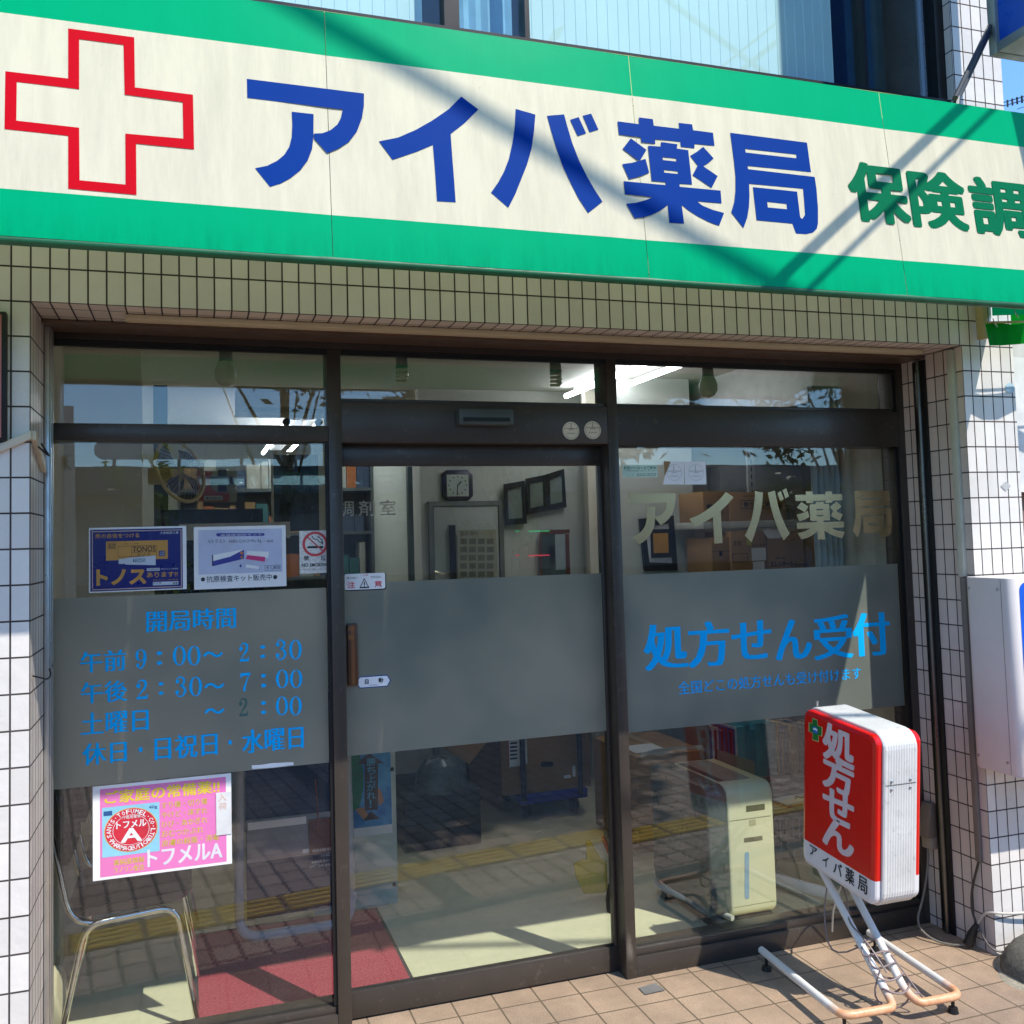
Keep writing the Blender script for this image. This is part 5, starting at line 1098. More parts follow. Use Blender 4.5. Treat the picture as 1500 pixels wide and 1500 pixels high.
# medicine shelves in the dispensary
t = thing('medicine_shelf', 'dark shelf of coloured medicine boxes behind the dispensary screen', 'shelf', (1.3, 4.9, 0))
b = B(); 
for z in (0.6, 1.0, 1.35, 1.7, 2.05): b.box(0.35, 1.82, 4.7, 5.0, z, z + .025)
b.box(0.33, 0.35, 4.7, 5.0, 0.006, 2.3); b.box(1.82, 1.84, 4.7, 5.0, 0.006, 2.3); b.box(.35, 1.82, 4.99, 5.0, .006, 2.3); b.build('rack', pm('rack_grey', srgb(96, 104, 102), 0.6), t)
bc = [pm('box_' + n, srgb(*c), 0.6) for n, c in (('tan', (176, 140, 90)), ('teal', (60, 120, 120)), ('ochre', (190, 110, 50)), ('pale', (190, 190, 176)), ('slate', (70, 84, 110)))]
b = B(); rnd = random.Random(11)
for z in (0.625, 1.025, 1.375, 1.725, 2.075):
    x = 0.38
    while x < 1.75:
        w = rnd.uniform(.04, .12); b.cur = rnd.randrange(5); b.box(x, x + w - .006, 4.74, 4.95, z, z + rnd.uniform(.12, .26)); x += w
mb = b.build('medicine_boxes', bc, t); mb['kind'] = 'stuff'
# framed pictures on the wall right of the door, and the brown-framed mirror
FRB = pm('black_wood_frame', srgb(20, 24, 28), 0.4); PG = pm('picture_grey', srgb(128, 140, 130), 0.4, 0, 0.2, 3)
def picture(cor, y, label, group, fr=0.022, art=PG, dep=.02):
    c = [aty(a, d, y) for a, d in cor]; t = thing('picture_frame', label, 'picture', tuple(sum(c) / 4), group)
    mid = sum(c) / 4; inn = [p + (mid - p) * (fr * 2 / np.linalg.norm((mid - p)[[0, 2]])) for p in c]
    for i in range(4):
        j = (i + 1) % 4; b = B(); q = [c[i], c[j], inn[j], inn[i]]
        b.add([tuple(p) for p in q] + [tuple(p + np.array([0, dep, 0])) for p in q], [(0, 1, 2, 3), (7, 6, 5, 4), (0, 4, 5, 1), (1, 5, 6, 2), (2, 6, 7, 3), (3, 7, 4, 0)]); b.build('frame', FRB, t)
    b = B(); b.quad(*[tuple(p + np.array([0, dep * .5, 0])) for p in inn]); b.build('sheet', art, t); return t
G_ = 'framed certificates on the back wall'
m2 = lambda a, c: (690 + a / 6.818, 660 + c / 6.818)
picture([m2(350, 745), m2(560, 728), m2(535, 300), m2(332, 335)], 3.0, 'leftmost of three black framed certificates right of the clock, hung lower', G_)
picture([m2(565, 635), m2(770, 600), m2(750, 240), m2(552, 280)], 3.0, 'middle of three black framed certificates right of the clock', G_)
picture([m2(772, 598), m2(955, 565), m2(930, 182), m2(752, 238)], 3.0, 'rightmost of three black framed certificates, nearest the door post', G_)
o = thing('wall_mirror', 'brown framed mirror on the back wall below the certificates', 'mirror', tuple(aty(815, 810, 3.0)))
K4 = Plane(3.0, 690, 660, 6.818)
b = B()
for q in ((690, 790, 985, 830), (690, 830, 708, 1500), (950, 830, 990, 1500)): K4.fill(b, *q)
b.build('frame', pm('brown_wood', srgb(110, 60, 36), 0.5), o)
b = B(); K4.fill(b, 708, 830, 950, 1500, .01); b.build('glass', pm('mirror_dull', srgb(110, 130, 128), 0.15, 0.6), o)
b = B(); K4.fill(b, 845, 835, 945, 1190, .004); b.build('paper', pm('mirror_paper', srgb(170, 184, 184), 0.6), o)
b = B(); K4.disc(b, 806, 1035, 26, 95, -.01); b.build('oval_handle', BLACK, o)
for nm, yy, col, lab in (('green', 805, (60, 200, 130), 'thin green light strip'), ('red', 1047, (235, 60, 80), 'thin red light strip')):
    b = B(); K4.fill(b, 560, yy - 4, 775, yy + 4, -.02); K4.fill(b, 432, yy - 4, 474, yy + 4, -.02); b.build('strip_' + nm, emitter('strip_' + nm, srgb(*col), 0.5), o)
# framed certificate on the right
picture([(945, 836), (993, 836), (987, 755), (937, 760)], 2.4, 'black framed certificate leaning behind the first gold character', 'framed certificates on the back wall', 0.03, PAPER)
o = thing('small_certificate', 'small tan certificate mounted inside the right framed picture', 'certificate', tuple(aty(967, 795, 2.4)))
b = B(); Plane(2.395).fill(b, 953, 775, 984, 817); b.build('mount', FRB, o); b = B(); Plane(2.393).fill(b, 957, 781, 979, 810); b.build('sheet', OCHRE, o)
b = B(); b.box(2.97, 3.48, 2.44, 3.04, 0, 2.62); b.build('wall_block', WALLW, bld)
# orange poster with cross, dark window picture, fan
o = thing('orange_poster', 'orange and white wall poster with a dark cross, behind the left pane', 'poster', tuple(aty(317, 715, 3.4)))
K5 = Plane(3.4, 200, 640, 5.0)
b = B(); K5.shape(b, [rrect(436, 735, 248, 478, 18)]); b.build('backing', pm('poster_pale', srgb(200, 190, 160), 0.5), o)
b = B(); K5.shape(b, [[(442, 252), (560, 252), (535, 310), (545, 370), (590, 405), (680, 408), (680, 472), (460, 472)]], -.003); b.build('orange_field', pm('poster_orange', srgb(206, 74, 40), 0.5), o)
b = B(); K5.shape(b, [[(596, 238), (660, 238), (660, 290), (716, 290), (716, 350), (660, 350), (660, 402), (596, 402), (596, 350), (540, 350), (540, 290), (596, 290)]], -.006); b.build('cross', pm('cross_plum', srgb(62, 48, 66), 0.5), o)
b = B(); K5.fill(b, 494, 432, 630, 465, -.006); lb_ = b.build('caption_plate', PAPER, o); b = B(); K5.text(b, '薬局製品', 505, 438, 620, 460, 0.01, -.008, res=1); b.build('caption', DARK, lb_)
o = thing('dark_window', 'dark inner window with a cream frame at the right of the left pane', 'window', tuple(aty(437, 735, 3.2)))
b = B(); K6 = Plane(3.2, 200, 640, 5.0); K6.fill(b, 1005, 130, 1335, 690, .004); 
def dwin():
    mt, nt, bb = newmat('dark_window_glass'); n = noise(nt, 7, 8, rough=0.75)
    c = mixcol(nt, ramp(nt, n, 0.4, 0.65), srgb(14, 24, 36), srgb(58, 78, 76)); nt.links.new(c, bb.inputs['Base Color']); bb.inputs['Roughness'].default_value = 0.15; return mt
b.build('pane', dwin(), o)
b = B(); K6.fill(b, 985, 110, 1005, 700); K6.fill(b, 1335, 110, 1400, 700); K6.fill(b, 1005, 108, 1335, 130); b.build('frame', WALLB, o)
o = thing('wall_fan', 'beige wall fan with a wire guard tilted behind the left pane', 'fan', tuple(aty(262, 690, 2.2)))
P = Vector(aty(264, 690, 2.2)); FM = Matrix.Translation(P) @ Euler((math.radians(70), math.radians(38), math.radians(35))).to_matrix().to_4x4(); FANM = pm('fan_beige', srgb(200, 180, 120), 0.5)
b = B(FM); R_ = 0.165
b.tube([(R_ * math.cos(a), R_ * math.sin(a), 0) for a in [2 * math.pi * i / 32 for i in range(32)]], 0.010, 8, closed=True); b.build('rim', FANM, o)
b = B(FM)
for i in range(36):
    a = 2 * math.pi * i / 36; b.tube([(.04 * math.cos(a), .04 * math.sin(a), .035), (.11 * math.cos(a), .11 * math.sin(a), .03), (R_ * math.cos(a), R_ * math.sin(a), 0)], 0.0016, 4)
b.build('wire_guard', pm('fan_guard', srgb(150, 144, 116), 0.5), o)
b = B(FM)
for i in range(4):
    a = i * math.pi / 2; b.add([(.02 * math.cos(a), .02 * math.sin(a), 0), (.14 * math.cos(a - .4), .14 * math.sin(a - .4), .01), (.145 * math.cos(a), .145 * math.sin(a), -.004), (.13 * math.cos(a + .4), .13 * math.sin(a + .4), -.015)], [(0, 1, 2, 3)])
b.build('blade', pm('fan_blade', srgb(50, 54, 84), 0.3), o)
b = B(FM); b.lathe([(0.05, -.02), (0.055, -.08), (0.03, -.13)], (0, 0, 0), 14); b.build('motor', FANM, o)
b = B(); b.box(P.x - .16, P.x - .02, 2.26, 2.36, P.z - .06, P.z + .02); b.build('wall_bracket', FANM, o, 0.006)
# papers and a screen behind the posters
o = thing('monitor', 'dark monitor with a pale frame behind the two posters of the left pane', 'monitor', tuple(aty(330, 800, 2.5)))
b = B(); Plane(2.5).fill(b, 236, 746, 386, 880); b.build('screen', pm('monitor_dark', srgb(26, 32, 40), 0.2), o); b = B(); Plane(2.49).fill(b, 262, 766, 425, 790); b.build('paper_strip', PAPER, o)

# entrance mats, chairs
RED = groundmat('red_carpet', (srgb(206, 96, 108), srgb(104, 28, 42)), 110, 0.1, 0.95, 1.0)
b = B(); b.box(0.44, 1.182, 0.452, 1.322, 0.006, 0.018); tag(b.build('red_mat', RED), 'dark red pile mat on the floor behind the left pane and the door', 'mat')
b = B(); b.box(0.425, 0.4398, 0.452, 1.336, 0.006, 0.016); b.box(1.1822, 1.196, 0.452, 1.336, 0.006, 0.016); b.box(0.4398, 1.1822, 1.3222, 1.336, 0.006, 0.016); tag(b.build('mat_edging', pm('mat_rubber', srgb(60, 56, 60), 0.8)), 'black rubber edging around the red mat', 'mat edge')
SEAT = pm('black_vinyl', srgb(26, 26, 30), 0.35, 0, 0.1, 20)
def chair(x, y, label):
    t = thing('chair', label, 'chair', (x, y, 0), 'black chairs along the left wall')
    w = 0.20
    for s in (-1, 1):
        yy = y + s * w
        b = B(); b.tube(bend([(x - .20, yy - s * .0, 0.008), (x - .115, yy, 0.405), (x + .165, yy, 0.425), (x + .235, yy, 0.008)], .06), 0.0105, 10); b.build('leg_frame', CHROME, t)
        b = B(); b.tube(bend([(x + .13, yy - s * .025, 0.412), (x - .16, yy - s * .025, 0.392), (x - .255, yy - s * .03, 0.86)], .09), 0.0105, 10); b.build('back_tube', CHROME, t)
    b = B(); b.M = None
    lp_ = rrect(x - .17, x + .215, y - .20, y + .20, .06)
    vs = [(px_, py_, z + 0.018 * ((px_ - x) / .2) ** 2 * (1 if px_ > x else .4)) for z, e in ((0.425, 0), (0.438, 1), (0.462, 1), (0.468, 0)) for px_, py_ in [(x + .02 + (a - x - .02) * (1 if e else .96), y + (c - y) * (1 if e else .96)) for a, c in lp_]]
    n = len(lp_); b.add(vs, [(j * n + i, j * n + (i + 1) % n, (j + 1) * n + (i + 1) % n, (j + 1) * n + i) for j in range(3) for i in range(n)] + [tuple(range(n))[::-1], tuple(range(3 * n, 4 * n))], True); b.build('seat', SEAT, t)
    b = B(); lp_ = rrect(y - .19, y + .19, 0.58, 0.90, .07)
    vs = [(x - .175 - (z - .58) * .20 - 0.03 * (1 - ((a - y) / .19) ** 2) + d, a, z) for d in (-.008, .018) for a, z in lp_]
    n = len(lp_); b.add(vs, [(i, (i + 1) % n, n + (i + 1) % n, n + i) for i in range(n)] + [tuple(range(n))[::-1], tuple(range(n, 2 * n))], True); b.build('backrest', SEAT, t)
    return t
chair(0.205, 0.72, 'black seated chrome chair nearest the glass behind the left pane')
chair(0.205, 1.25, 'second black chrome chair behind the nearest one, farther from the glass')
b = B(); b.prism([(0.52, 0.09), (0.70, 0.12), (0.70, 0.23), (0.60, 0.26), (0.52, 0.20)], lambda y, z: (-0.099, y, z), lambda y, z: (0.03 - (.03 if z > .19 else 0), y, z)); tag(b.build('wall_bin', pm('cream_plastic', srgb(206, 192, 160), 0.5), None, 0.012), 'cream plastic box by the floor at the far left behind the glass', 'box')
# folded navy board in a tube frame
t = thing('tube_frame_board', 'navy mesh display board in a grey tube frame behind the left pane', 'board', (0.8, 1.2, 0))
GT = pm('grey_tube', srgb(176, 178, 184), 0.4, 0, .05)
b = B(); b.tube(bend([(0.615, 1.20, 1.12), (0.60, 1.165, 0.035), (1.06, 1.165, 0.035), (1.045, 1.20, 1.12)], .09), 0.020, 12); b.build('frame_tube', GT, t)
def mesh_mat():
    mt, nt, bb = newmat('navy_mesh'); v = vec_axes(nt, 'XZ'); ch = nn(nt, 'ShaderNodeTexChecker'); nt.links.new(v, ch.inputs[0]); ch.inputs['Scale'].default_value = 160
    c = mixcol(nt, ch.outputs[1], srgb(30, 44, 86), srgb(20, 30, 62)); c = mixcol(nt, ramp(nt, noise(nt, 200, 2), 0.68, 0.7), c, srgb(140, 150, 180)); nt.links.new(c, bb.inputs['Base Color']); bb.inputs['Roughness'].default_value = 0.7; return mt
b = B(); b.box(0.632, 1.028, 1.185, 1.192, 0.10, 1.02); b.build('mesh_panel', mesh_mat(), t)
b = B(); b.box(0.634, 1.025, 1.170, 1.182, 0.33, 0.50); b.build('lower_plate', pm('plate_grey', srgb(150, 152, 158), 0.4), t, 0.003)
b = B(); b.box(0.64, 0.875, 1.1665, 1.1695, 0.462, 0.492); b.build('paper_strip', PAPER, t)
b = B(); b.box(0.885, 1.022, 1.1655, 1.1690, 0.335, 0.478); n_ = b.build('brown_label', pm('label_brown', srgb(110, 62, 48), 0.5), t)
K7 = Plane(1.1645, 250, 1100, 4.286); b = B(); K7.fill(b, 828, 615, 870, 640); K7.text(b, '家庭用常備薬 販売', 890, 612, 1010, 632, 0, 0, res=1); K7.text(b, '入口 出口', 940, 645, 1000, 662, 0, 0, res=1); K7.text(b, 'お客様用 スペース', 885, 682, 1020, 700, 0, 0, res=1); K7.text(b, '最新の情報 提供中', 870, 712, 1020, 728, 0, 0, res=1); b.build('label_print', PAPER, n_)
b = B(); b.tube([(0.62, 1.16, 1.005), (1.04, 1.16, 1.005)], 0.007, 8); b.build('top_rod', CHROME, t)
b = B(); P, Q_ = aty(462, 1142, 1.15), aty(466, 1222, 1.15); b.tube([P, (P + Q_) / 2 + np.array([.004, 0, 0]), Q_], 0.0022, 6); b.build('red_cord', pm('red_cord', srgb(150, 60, 50), 0.6), t)
# pale panel with the sports poster
t = thing('display_panel', 'pale freestanding panel on the floor behind the left edge of the door', 'panel', (1.15, 1.38, 0))
b = B(); b.box(0.93, 1.300, 1.375, 1.395, 0.006, 1.30); b.build('board', pm('panel_pale', srgb(196, 206, 198), 0.5, 0, .04), t, 0.003)
for z in (0.09, 0.60):
    b = B(); b.lathe([(0.009, 0), (0.009, -.006), (0.005, -.009)], (1.283, 1.3745, z), 10, 'y'); b.build('screw', DARK, t)
K8 = Plane(1.372, 490, 1020, 3.571)
o = thing('sports_poster', 'blue sports poster with a green shirted player and an arrow, on the pale panel', 'poster', tuple(K8.p(180, 500)))
b = B(); K8.fill(b, -60, 292, 300, 735); b.build('paper', PAPER, o)
b = B(); K8.fill(b, -60, 240, 297, 690, -.0008)
def wash():
    mt, nt, bb = newmat('watercolour_blue'); n = noise(nt, 9, 6); c = mixcol(nt, ramp(nt, n, 0.35, 0.65), srgb(96, 176, 226), srgb(24, 110, 184)); nt.links.new(c, bb.inputs['Base Color']); bb.inputs['Roughness'].default_value = .4; return mt
b.build('blue_field', wash(), o)
b = B(); K8.shape(b, [[(-20, 260), (130, 290), (150, 400), (150, 480), (130, 580), (95, 600), (70, 480), (-20, 500)]], -.0014); b.build('green_kit', pm('kit_green', srgb(20, 130, 84), 0.5, 0, .2, 20), o)
b = B(); K8.shape(b, [[(108, 590), (150, 580), (185, 630), (150, 645)]], -.0012); K8.shape(b, [[(225, 470), (246, 500), (258, 550), (236, 572), (222, 530)]], -.0012); b.build('skin_print', pm('skin_print', srgb(206, 150, 116), 0.5), o)
b = B(); K8.shape(b, [[(180, 296), (258, 350), (228, 352), (226, 592), (157, 598), (158, 356), (118, 352)]], -.0022); K8.shape(b, [[(190, 600), (238, 640), (150, 650)]], -.0022); b.build('brown_arrow', pm('arrow_brown', srgb(76, 58, 56), 0.5), o)
b = B()
for i, ch in enumerate('勝ち上がれ！'):
    K8.text(b, ch, (168 if ch != '！' else 182), 322 + i * 44, (214 if ch != '！' else 194), 362 + i * 44, 0.01, -.003)
b.build('arrow_lettering', pm('arrow_cyan', srgb(90, 190, 226), 0.5), o)
# hand truck and boxes
t = thing('hand_truck', 'blue platform trolley with dark upright bars behind the sliding door', 'trolley', (2.45, 2.4, 0))
TB = pm('truck_blue', srgb(20, 40, 150), 0.4); TD = pm('truck_navy', srgb(24, 30, 54), 0.4)
xa, xb = aty(765, 1180, 2.30)[0], aty(848, 1170, 2.30)[0]
b = B(); b.box(xa - .01, xb + .06, 2.30, 2.85, 0.10, 0.155); b.build('platform', TB, t, 0.01)
b = B(); b.tube(bend([(xa, 2.27, 0.13), (xa, 2.27, 1.02), (xb, 2.27, 1.02), (xb, 2.27, 0.13)], .07), 0.016, 10); b.build('handle', TD, t)
for x in (xa + .05, xb):
    for y in (2.38, 2.76):
        b = B(); b.lathe([(0.0, -.016), (0.045, -.016), (0.05, -.008), (0.05, .008), (0.045, .016), (0, .016)], (x, y, 0.052), 16, 'x'); b.build('wheel', BLACK, t)
def carton(name, label, x0, x1, y0, y1, z0, z1, mat=CARD, rot=0, group='cardboard cartons inside the shop', extra=None):
    t = thing(name, label, 'carton', ((x0 + x1) / 2, (y0 + y1) / 2, z0), group)
    b = B(); boxat(b, x0, x1, y0, y1, z0, z1, rot); b.build('body', mat, t, 0.004)
    b = B(); boxat(b, (x0 + x1) / 2 - .025, (x0 + x1) / 2 + .025, y0 - .0012, y1, z1 + .0004, z1 + .001, rot, ((x0 + x1) / 2, (y0 + y1) / 2)); b.build('packing_tape', pm('packing_tape', srgb(186, 154, 112), 0.3), t)
    if extra: extra(t)
    return t
KB = Plane(2.318, 490, 1020, 3.571)
def ex1(t):
    b = B(); KB.shape(b, [rrect(1078, 1145, 342, 370, 13)]); b.build('hand_hole', BLACK, t)
    b = B(); KB.fill(b, 910, 225, 970, 368); KB.fill(b, 985, 225, 1008, 355); KB.fill(b, 1200, 412, 1236, 428); KB.fill(b, 1245, 362, 1260, 420); lb = b.build('shipping_label', PAPER, t)
    b = B()
    for r in range(5): KB.fill(b, 918, 240 + r * 20, 955, 250 + r * 20, -.0006)
    for r in range(3): KB.fill(b, 928, 520 + r * 26, 1070 - 30 * r, 523 + r * 26, -.0006)
    KB.fill(b, 1176, 512, 1200, 550, -.0006); b.build('print', DARK, t)
    b = B(); KB.fill(b, 908, 225, 913, 368, -.0006); b.build('label_edge', pm('label_red', srgb(200, 50, 50), .5), lb)
x0 = aty(735, 1150, 2.32)[0]; x1 = aty(866, 1150, 2.32)[0]
carton('carton', 'big cardboard carton with a hand hole standing on the blue trolley', x0, x1, 2.32, 2.80, 0.157, 0.72, CARD2, extra=ex1)
t = thing('open_carton', 'tilted brown carton flap with a dark inside left of the trolley', 'carton', tuple(aty(690, 1100, 2.2)), 'cardboard cartons inside the shop')
KC = Plane(2.2, 490, 1020, 3.571)
b = B(); q = [KC.p(*c) for c in ((560, 262), (800, 235), (705, 355))]; b.prism([(p[0], p[2]) for p in q], lambda x, z: (x, 2.2, z), lambda x, z: (x, 2.206, z)); b.build('flap', CARD, t)
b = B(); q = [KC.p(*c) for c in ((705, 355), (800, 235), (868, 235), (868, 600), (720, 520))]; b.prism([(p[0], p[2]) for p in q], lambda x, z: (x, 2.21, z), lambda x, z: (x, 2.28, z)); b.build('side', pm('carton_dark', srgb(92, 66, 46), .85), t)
b = B(); P = KC.p(530, 370); rnd = random.Random(2); b.add(*[m for m in [mound(P[0], 2.12, 0.14, 0.10, 0.17, 22, 8, .22, P[2] - .1)]][0:1][0], True); 
tag(b.build('plastic_bag', pm('bag_grey_green', srgb(96, 112, 110), 0.3, 0, .2, 14)), 'crumpled grey plastic bag left of the tilted carton', 'bag')
b = B(); b.box(P[0] - .22, P[0] + .2, 2.02, 2.5, 0.006, P[2] - .09); tag(b.build('dark_crate', pm('crate_dark', srgb(36, 44, 42), .6), None, .01), 'dark crate on the floor carrying the grey plastic bag', 'crate')
# dustpan and broom
t = thing('dustpan', 'yellow plastic dustpan on the shop floor beside the right door post', 'dustpan', (2.12, 1.05, 0))
YL = pm('dustpan_yellow', srgb(226, 186, 40), 0.4); KD = Plane(1.10, 490, 1020, 3.571)
lp_ = [(1258, 880), (1290, 860), (1400, 850), (1425, 870), (1430, 1010), (1410, 1030), (1310, 1035), (1265, 940)]
q = [KD.p(*c) for c in lp_]; b = B(); b.prism([(p[0], p[2]) for p in q], lambda x, z: (x, 1.10, z), lambda x, z: (x, 1.12, z)); pan = b.build('pan', YL, t, .004)
q = [KD.p(*c) for c in ((1322, 768), (1340, 755), (1360, 790), (1400, 855), (1325, 862))]; b = B(); b.prism([(p[0], p[2]) for p in q], lambda x, z: (x, 1.10, z), lambda x, z: (x, 1.12, z)); b.build('handle', YL, t, .003)
t = thing('broom', 'short broom with a red brown handle and black bristles by the right door post', 'broom', (2.1, 0.92, 0))
b = B(); P, Q_ = KD.p(1340, 690), KD.p(1462, 985); P[1] = .97; Q_[1] = .94; b.tube([P, Q_], 0.010, 8); b.build('handle', pm('handle_redbrown', srgb(160, 70, 40), 0.5), t)
b = B(); R1 = Vector(aty(488 + 1465 / 3.571, 1020 + 980 / 3.571, .93))
b.tube([R1, R1 + Vector((.012, -.004, -.06)), R1 + Vector((.022, -.01, -.14)), R1 + Vector((.024, -.01, R1.z * 0 - .20))], [.022, .05, .055, .045], 14); b.build('bristle_head', pm('bristle_black', srgb(18, 18, 20), .8, 0, .2, 90, .6, 400), t)
# large carton at the right pane, purifier, tube stand
def ex2(t):
    b = B(); b.box(3.0, 3.14, 2.06, 2.2, 0.9025, 0.904); b.build('shipping_label', PAPER, t)
def fit(x, y, z): return (x, y, z)
carton('carton', 'big taped carton on the floor behind the left part of the right pane', 2.585, 2.985, 1.55, 2.10, 0.006, 0.492, CARD2)
b = B(); KE = Plane(1.5485, 900, 1050, 5.0); KE.shape(b, [[(190, 270), (300, 235), (640, 205), (655, 232), (560, 240), (420, 240), (400, 268), (330, 278), (270, 272), (195, 300)]]); tag(b.build('torn_tape', pm('clear_tape', srgb(206, 200, 186), .2)), 'strip of torn clear tape along the top edge of the big taped carton', 'tape')
b = B(); b.box(2.62, 2.80, 1.62, 1.80, 0.4935, 0.4945); tag(b.build('shipping_label', PAPER), 'white shipping label on top of the big taped carton', 'label')
t = thing('air_purifier', 'cream air purifier with a grey left side standing just behind the right pane', 'air purifier', (2.64, 0.8, 0))
CRM = pm('purifier_cream', srgb(226, 218, 176), 0.35, 0, .03, 4); PGY = pm('purifier_grey', srgb(84, 92, 86), .3)
ux0, ux1, uy0, uy1 = 2.44, aty(1136, 1250, .6)[0], 0.600, 1.10; uxb = aty(1068, 1250, .6)[0]; uz = aty(1100, 1148, .6)[2]
b = B(); lp_ = rrect(uy0, uy1, 0.025, uz, .05, 5)
b.prism(lp_, lambda y, z: (uxb, y, z), lambda y, z: (ux1, y, z)); bd = b.build('body', CRM, t, 0.012, 3)
b = B(); b.prism(rrect(uy0 - .004, uy1 + .004, 0.04, uz + .004, .05, 5), lambda y, z: (ux0, y, z), lambda y, z: (uxb - .0015, y, z)); b.build('front_panel', PGY, t, 0.012, 3)
b = B(); b.box(ux0 + .01, ux1 - .02, uy0 + .01, uy1 - .01, 0.006, 0.03); b.build('base', DARK, t)
KP = Plane(uy0 - .0012, 1060, 1050, 5.0)
b = B(); KP.fill(b, 165, 645, 302, 688); KP.fill(b, 150, 880, 285, 912); b.build('grip_recess', pm('recess_olive', srgb(110, 104, 72), .6), bd)
b = B(); KP.fill(b, 45, 742, 345, 746); KP.fill(b, 65, 1372, 375, 1376); KP.fill(b, 38, 520, 42, 1480) if False else None; b.build('panel_joint', pm('joint_olive', srgb(150, 144, 104), .6), bd)
b = B(); KP.shape(b, [rrect(155, 187, 990, 1335, 14)]); b.build('water_gauge', pm('gauge_blue', srgb(150, 180, 196), .2), bd)
b = B(); KP.fill(b, 190, 752, 236, 796); KP.fill(b, 195, 757, 231, 791) if False else None; b.build('logo_plate', pm('plate_cream', srgb(196, 188, 146), .5), bd)
b = B(); b.box(uxb + .01, ux1 - .06, uy0 + .08, uy1 - .06, uz - .0005, uz + .003); b.build('top_grille', pm('grille_grey', srgb(150, 144, 130), .5), t)
b = B(); b.box(uxb + .012, uxb + .035, uy0 + .08, uy1 - .08, uz + .003, uz + .005); b.build('control_strip', DARK, t)
q = [aty(a_, c_, 1.2) for a_, c_ in ((1052, 1098), (1106, 1116), (1106, 1200), (1052, 1180))]
b = B(); b.prism([(v[0], v[2]) for v in q], lambda x, z: (x, 1.20, z), lambda x, z: (x, 1.21, z)); tag(b.build('grey_board', pm('smoky_board', srgb(130, 124, 110), .4)), 'thin grey board standing behind the air purifier', 'board')
t = thing('folded_stand', 'white tube stand lying on the floor left of the air purifier', 'stand', (2.45, 0.9, 0))
b = B(); b.tube(smooth_path([(2.66, 1.16, .05), (2.46, 1.10, .05), (2.40, 1.02, .055), (2.41, 0.95, .055), (2.48, 0.72, .05), (2.53, 0.58, .045)]), .012, 10); tb = b.build('tube', pm('tube_white', srgb(196, 192, 180), .4), t)
b = B(); b.lathe([(0.006, .045), (.006, .02), (.016, .016), (.017, 0)], (2.42, .93, .006), 12); b.build('foot', BLACK, tb)
# low table, tray, magazines, wire basket, books
t = thing('low_table', 'pale low table with a tray of leaflets behind the stand sign', 'table', (3.4, 1.3, 0))
b = B(); b.box(3.00, 3.75, 1.10, 1.52, 0.265, 0.29); b.build('top', pm('table_pale', srgb(170, 166, 150), .5), t, .004)
for x in (3.04, 3.71):
    for y in (1.14, 1.48):
        b = B(); b.tube([(x, y, 0.006), (x, y, 0.265)], 0.014, 8); b.build('leg', GT, t)
t = thing('leaflet_tray', 'grey tray of printed leaflets on the low table', 'tray', (3.25, 1.35, .29))
b = B(); b.box(3.05, 3.46, 1.20, 1.49, .291, .297); b.box(3.05, 3.46, 1.20, 1.208, .297, .335); b.box(3.05, 3.058, 1.208, 1.49, .297, .335); b.box(3.452, 3.46, 1.208, 1.49, .297, .335); b.box(3.058, 3.452, 1.482, 1.49, .297, .335); b.build('tray_shell', pm('tray_grey', srgb(140, 138, 128), .5), t)
b = B(); rnd = random.Random(5)
for i in range(30): boxat(b, *(lambda x, y: (x, x + .08, y, y + .05, .3005 + i * .0008, .3011 + i * .0008))(rnd.uniform(3.065, 3.36), rnd.uniform(1.215, 1.42)), rot=rnd.uniform(-.6, .6))
lf = b.build('leaflets', pm('leaflet_print', srgb(190, 190, 190), .5, 0, .4, 60), t); lf['kind'] = 'stuff'
for k, (lab, c, dz) in enumerate((('red magazine under the white one at the table edge', (150, 40, 50), 0), ('white magazine with a dark drawing at the table edge', (230, 230, 228), .0125))):
    b = B(); boxat(b, 3.14, 3.34, 1.085, 1.19, .2912 + dz, .3030 + dz, rot=.12); mg = b.build('magazine', pm('mag%d' % k, srgb(*c), .35), None, .002); tag(mg, lab, 'magazine', 'magazines on the low table')
b = B(); b.tube([(3.23, 1.12, .3165), (3.25, 1.15, .3165), (3.27, 1.12, .3165), (3.29, 1.14, .3165)], .004, 5); b.build('cover_print', DARK, mg)
t = thing('wire_basket', 'white wire basket under the low table behind the stand sign', 'basket', (3.2, 1.2, .02))
BX0, BX1, BY0, BY1, BZ0, BZ1 = 3.06, 3.42, 1.06, 1.36, .02, .25
bxc, byc = (BX0 + BX1) / 2, (BY0 + BY1) / 2; WW = pm('wire_white', srgb(200, 200, 192), .4)
b = B()
for z, k in ((BZ1, 1), (.17, .98), (.10, .96), (BZ0, .93)): b.tube([(bxc + (x - bxc) * k, byc + (y - byc) * k, z) for x, y in ((BX0, BY0), (BX1, BY0), (BX1, BY1), (BX0, BY1))], .003, 6, closed=True)
b.build('rim_wires', WW, t)
b = B()
for i in range(11):
    f_ = i / 10
    for y in (BY0, BY1): x = BX0 + (BX1 - BX0) * f_; b.tube([(x, y, BZ1), (bxc + (x - bxc) * .93, byc + (y - byc) * .93, BZ0)], .0022, 5)
    if i % 2 == 0:
        for x in (BX0, BX1): y = BY0 + (BY1 - BY0) * f_; b.tube([(x, y, BZ1), (bxc + (x - bxc) * .93, byc + (y - byc) * .93, BZ0)], .0022, 5)
b.build('side_wires', WW, t)
BKC = [(214, 60, 90), (40, 80, 160), (210, 214, 220), (60, 150, 180), (120, 30, 60), (80, 170, 190), (30, 60, 110), (190, 170, 120), (150, 140, 110), (40, 90, 110), (176, 150, 90), (60, 70, 90)]
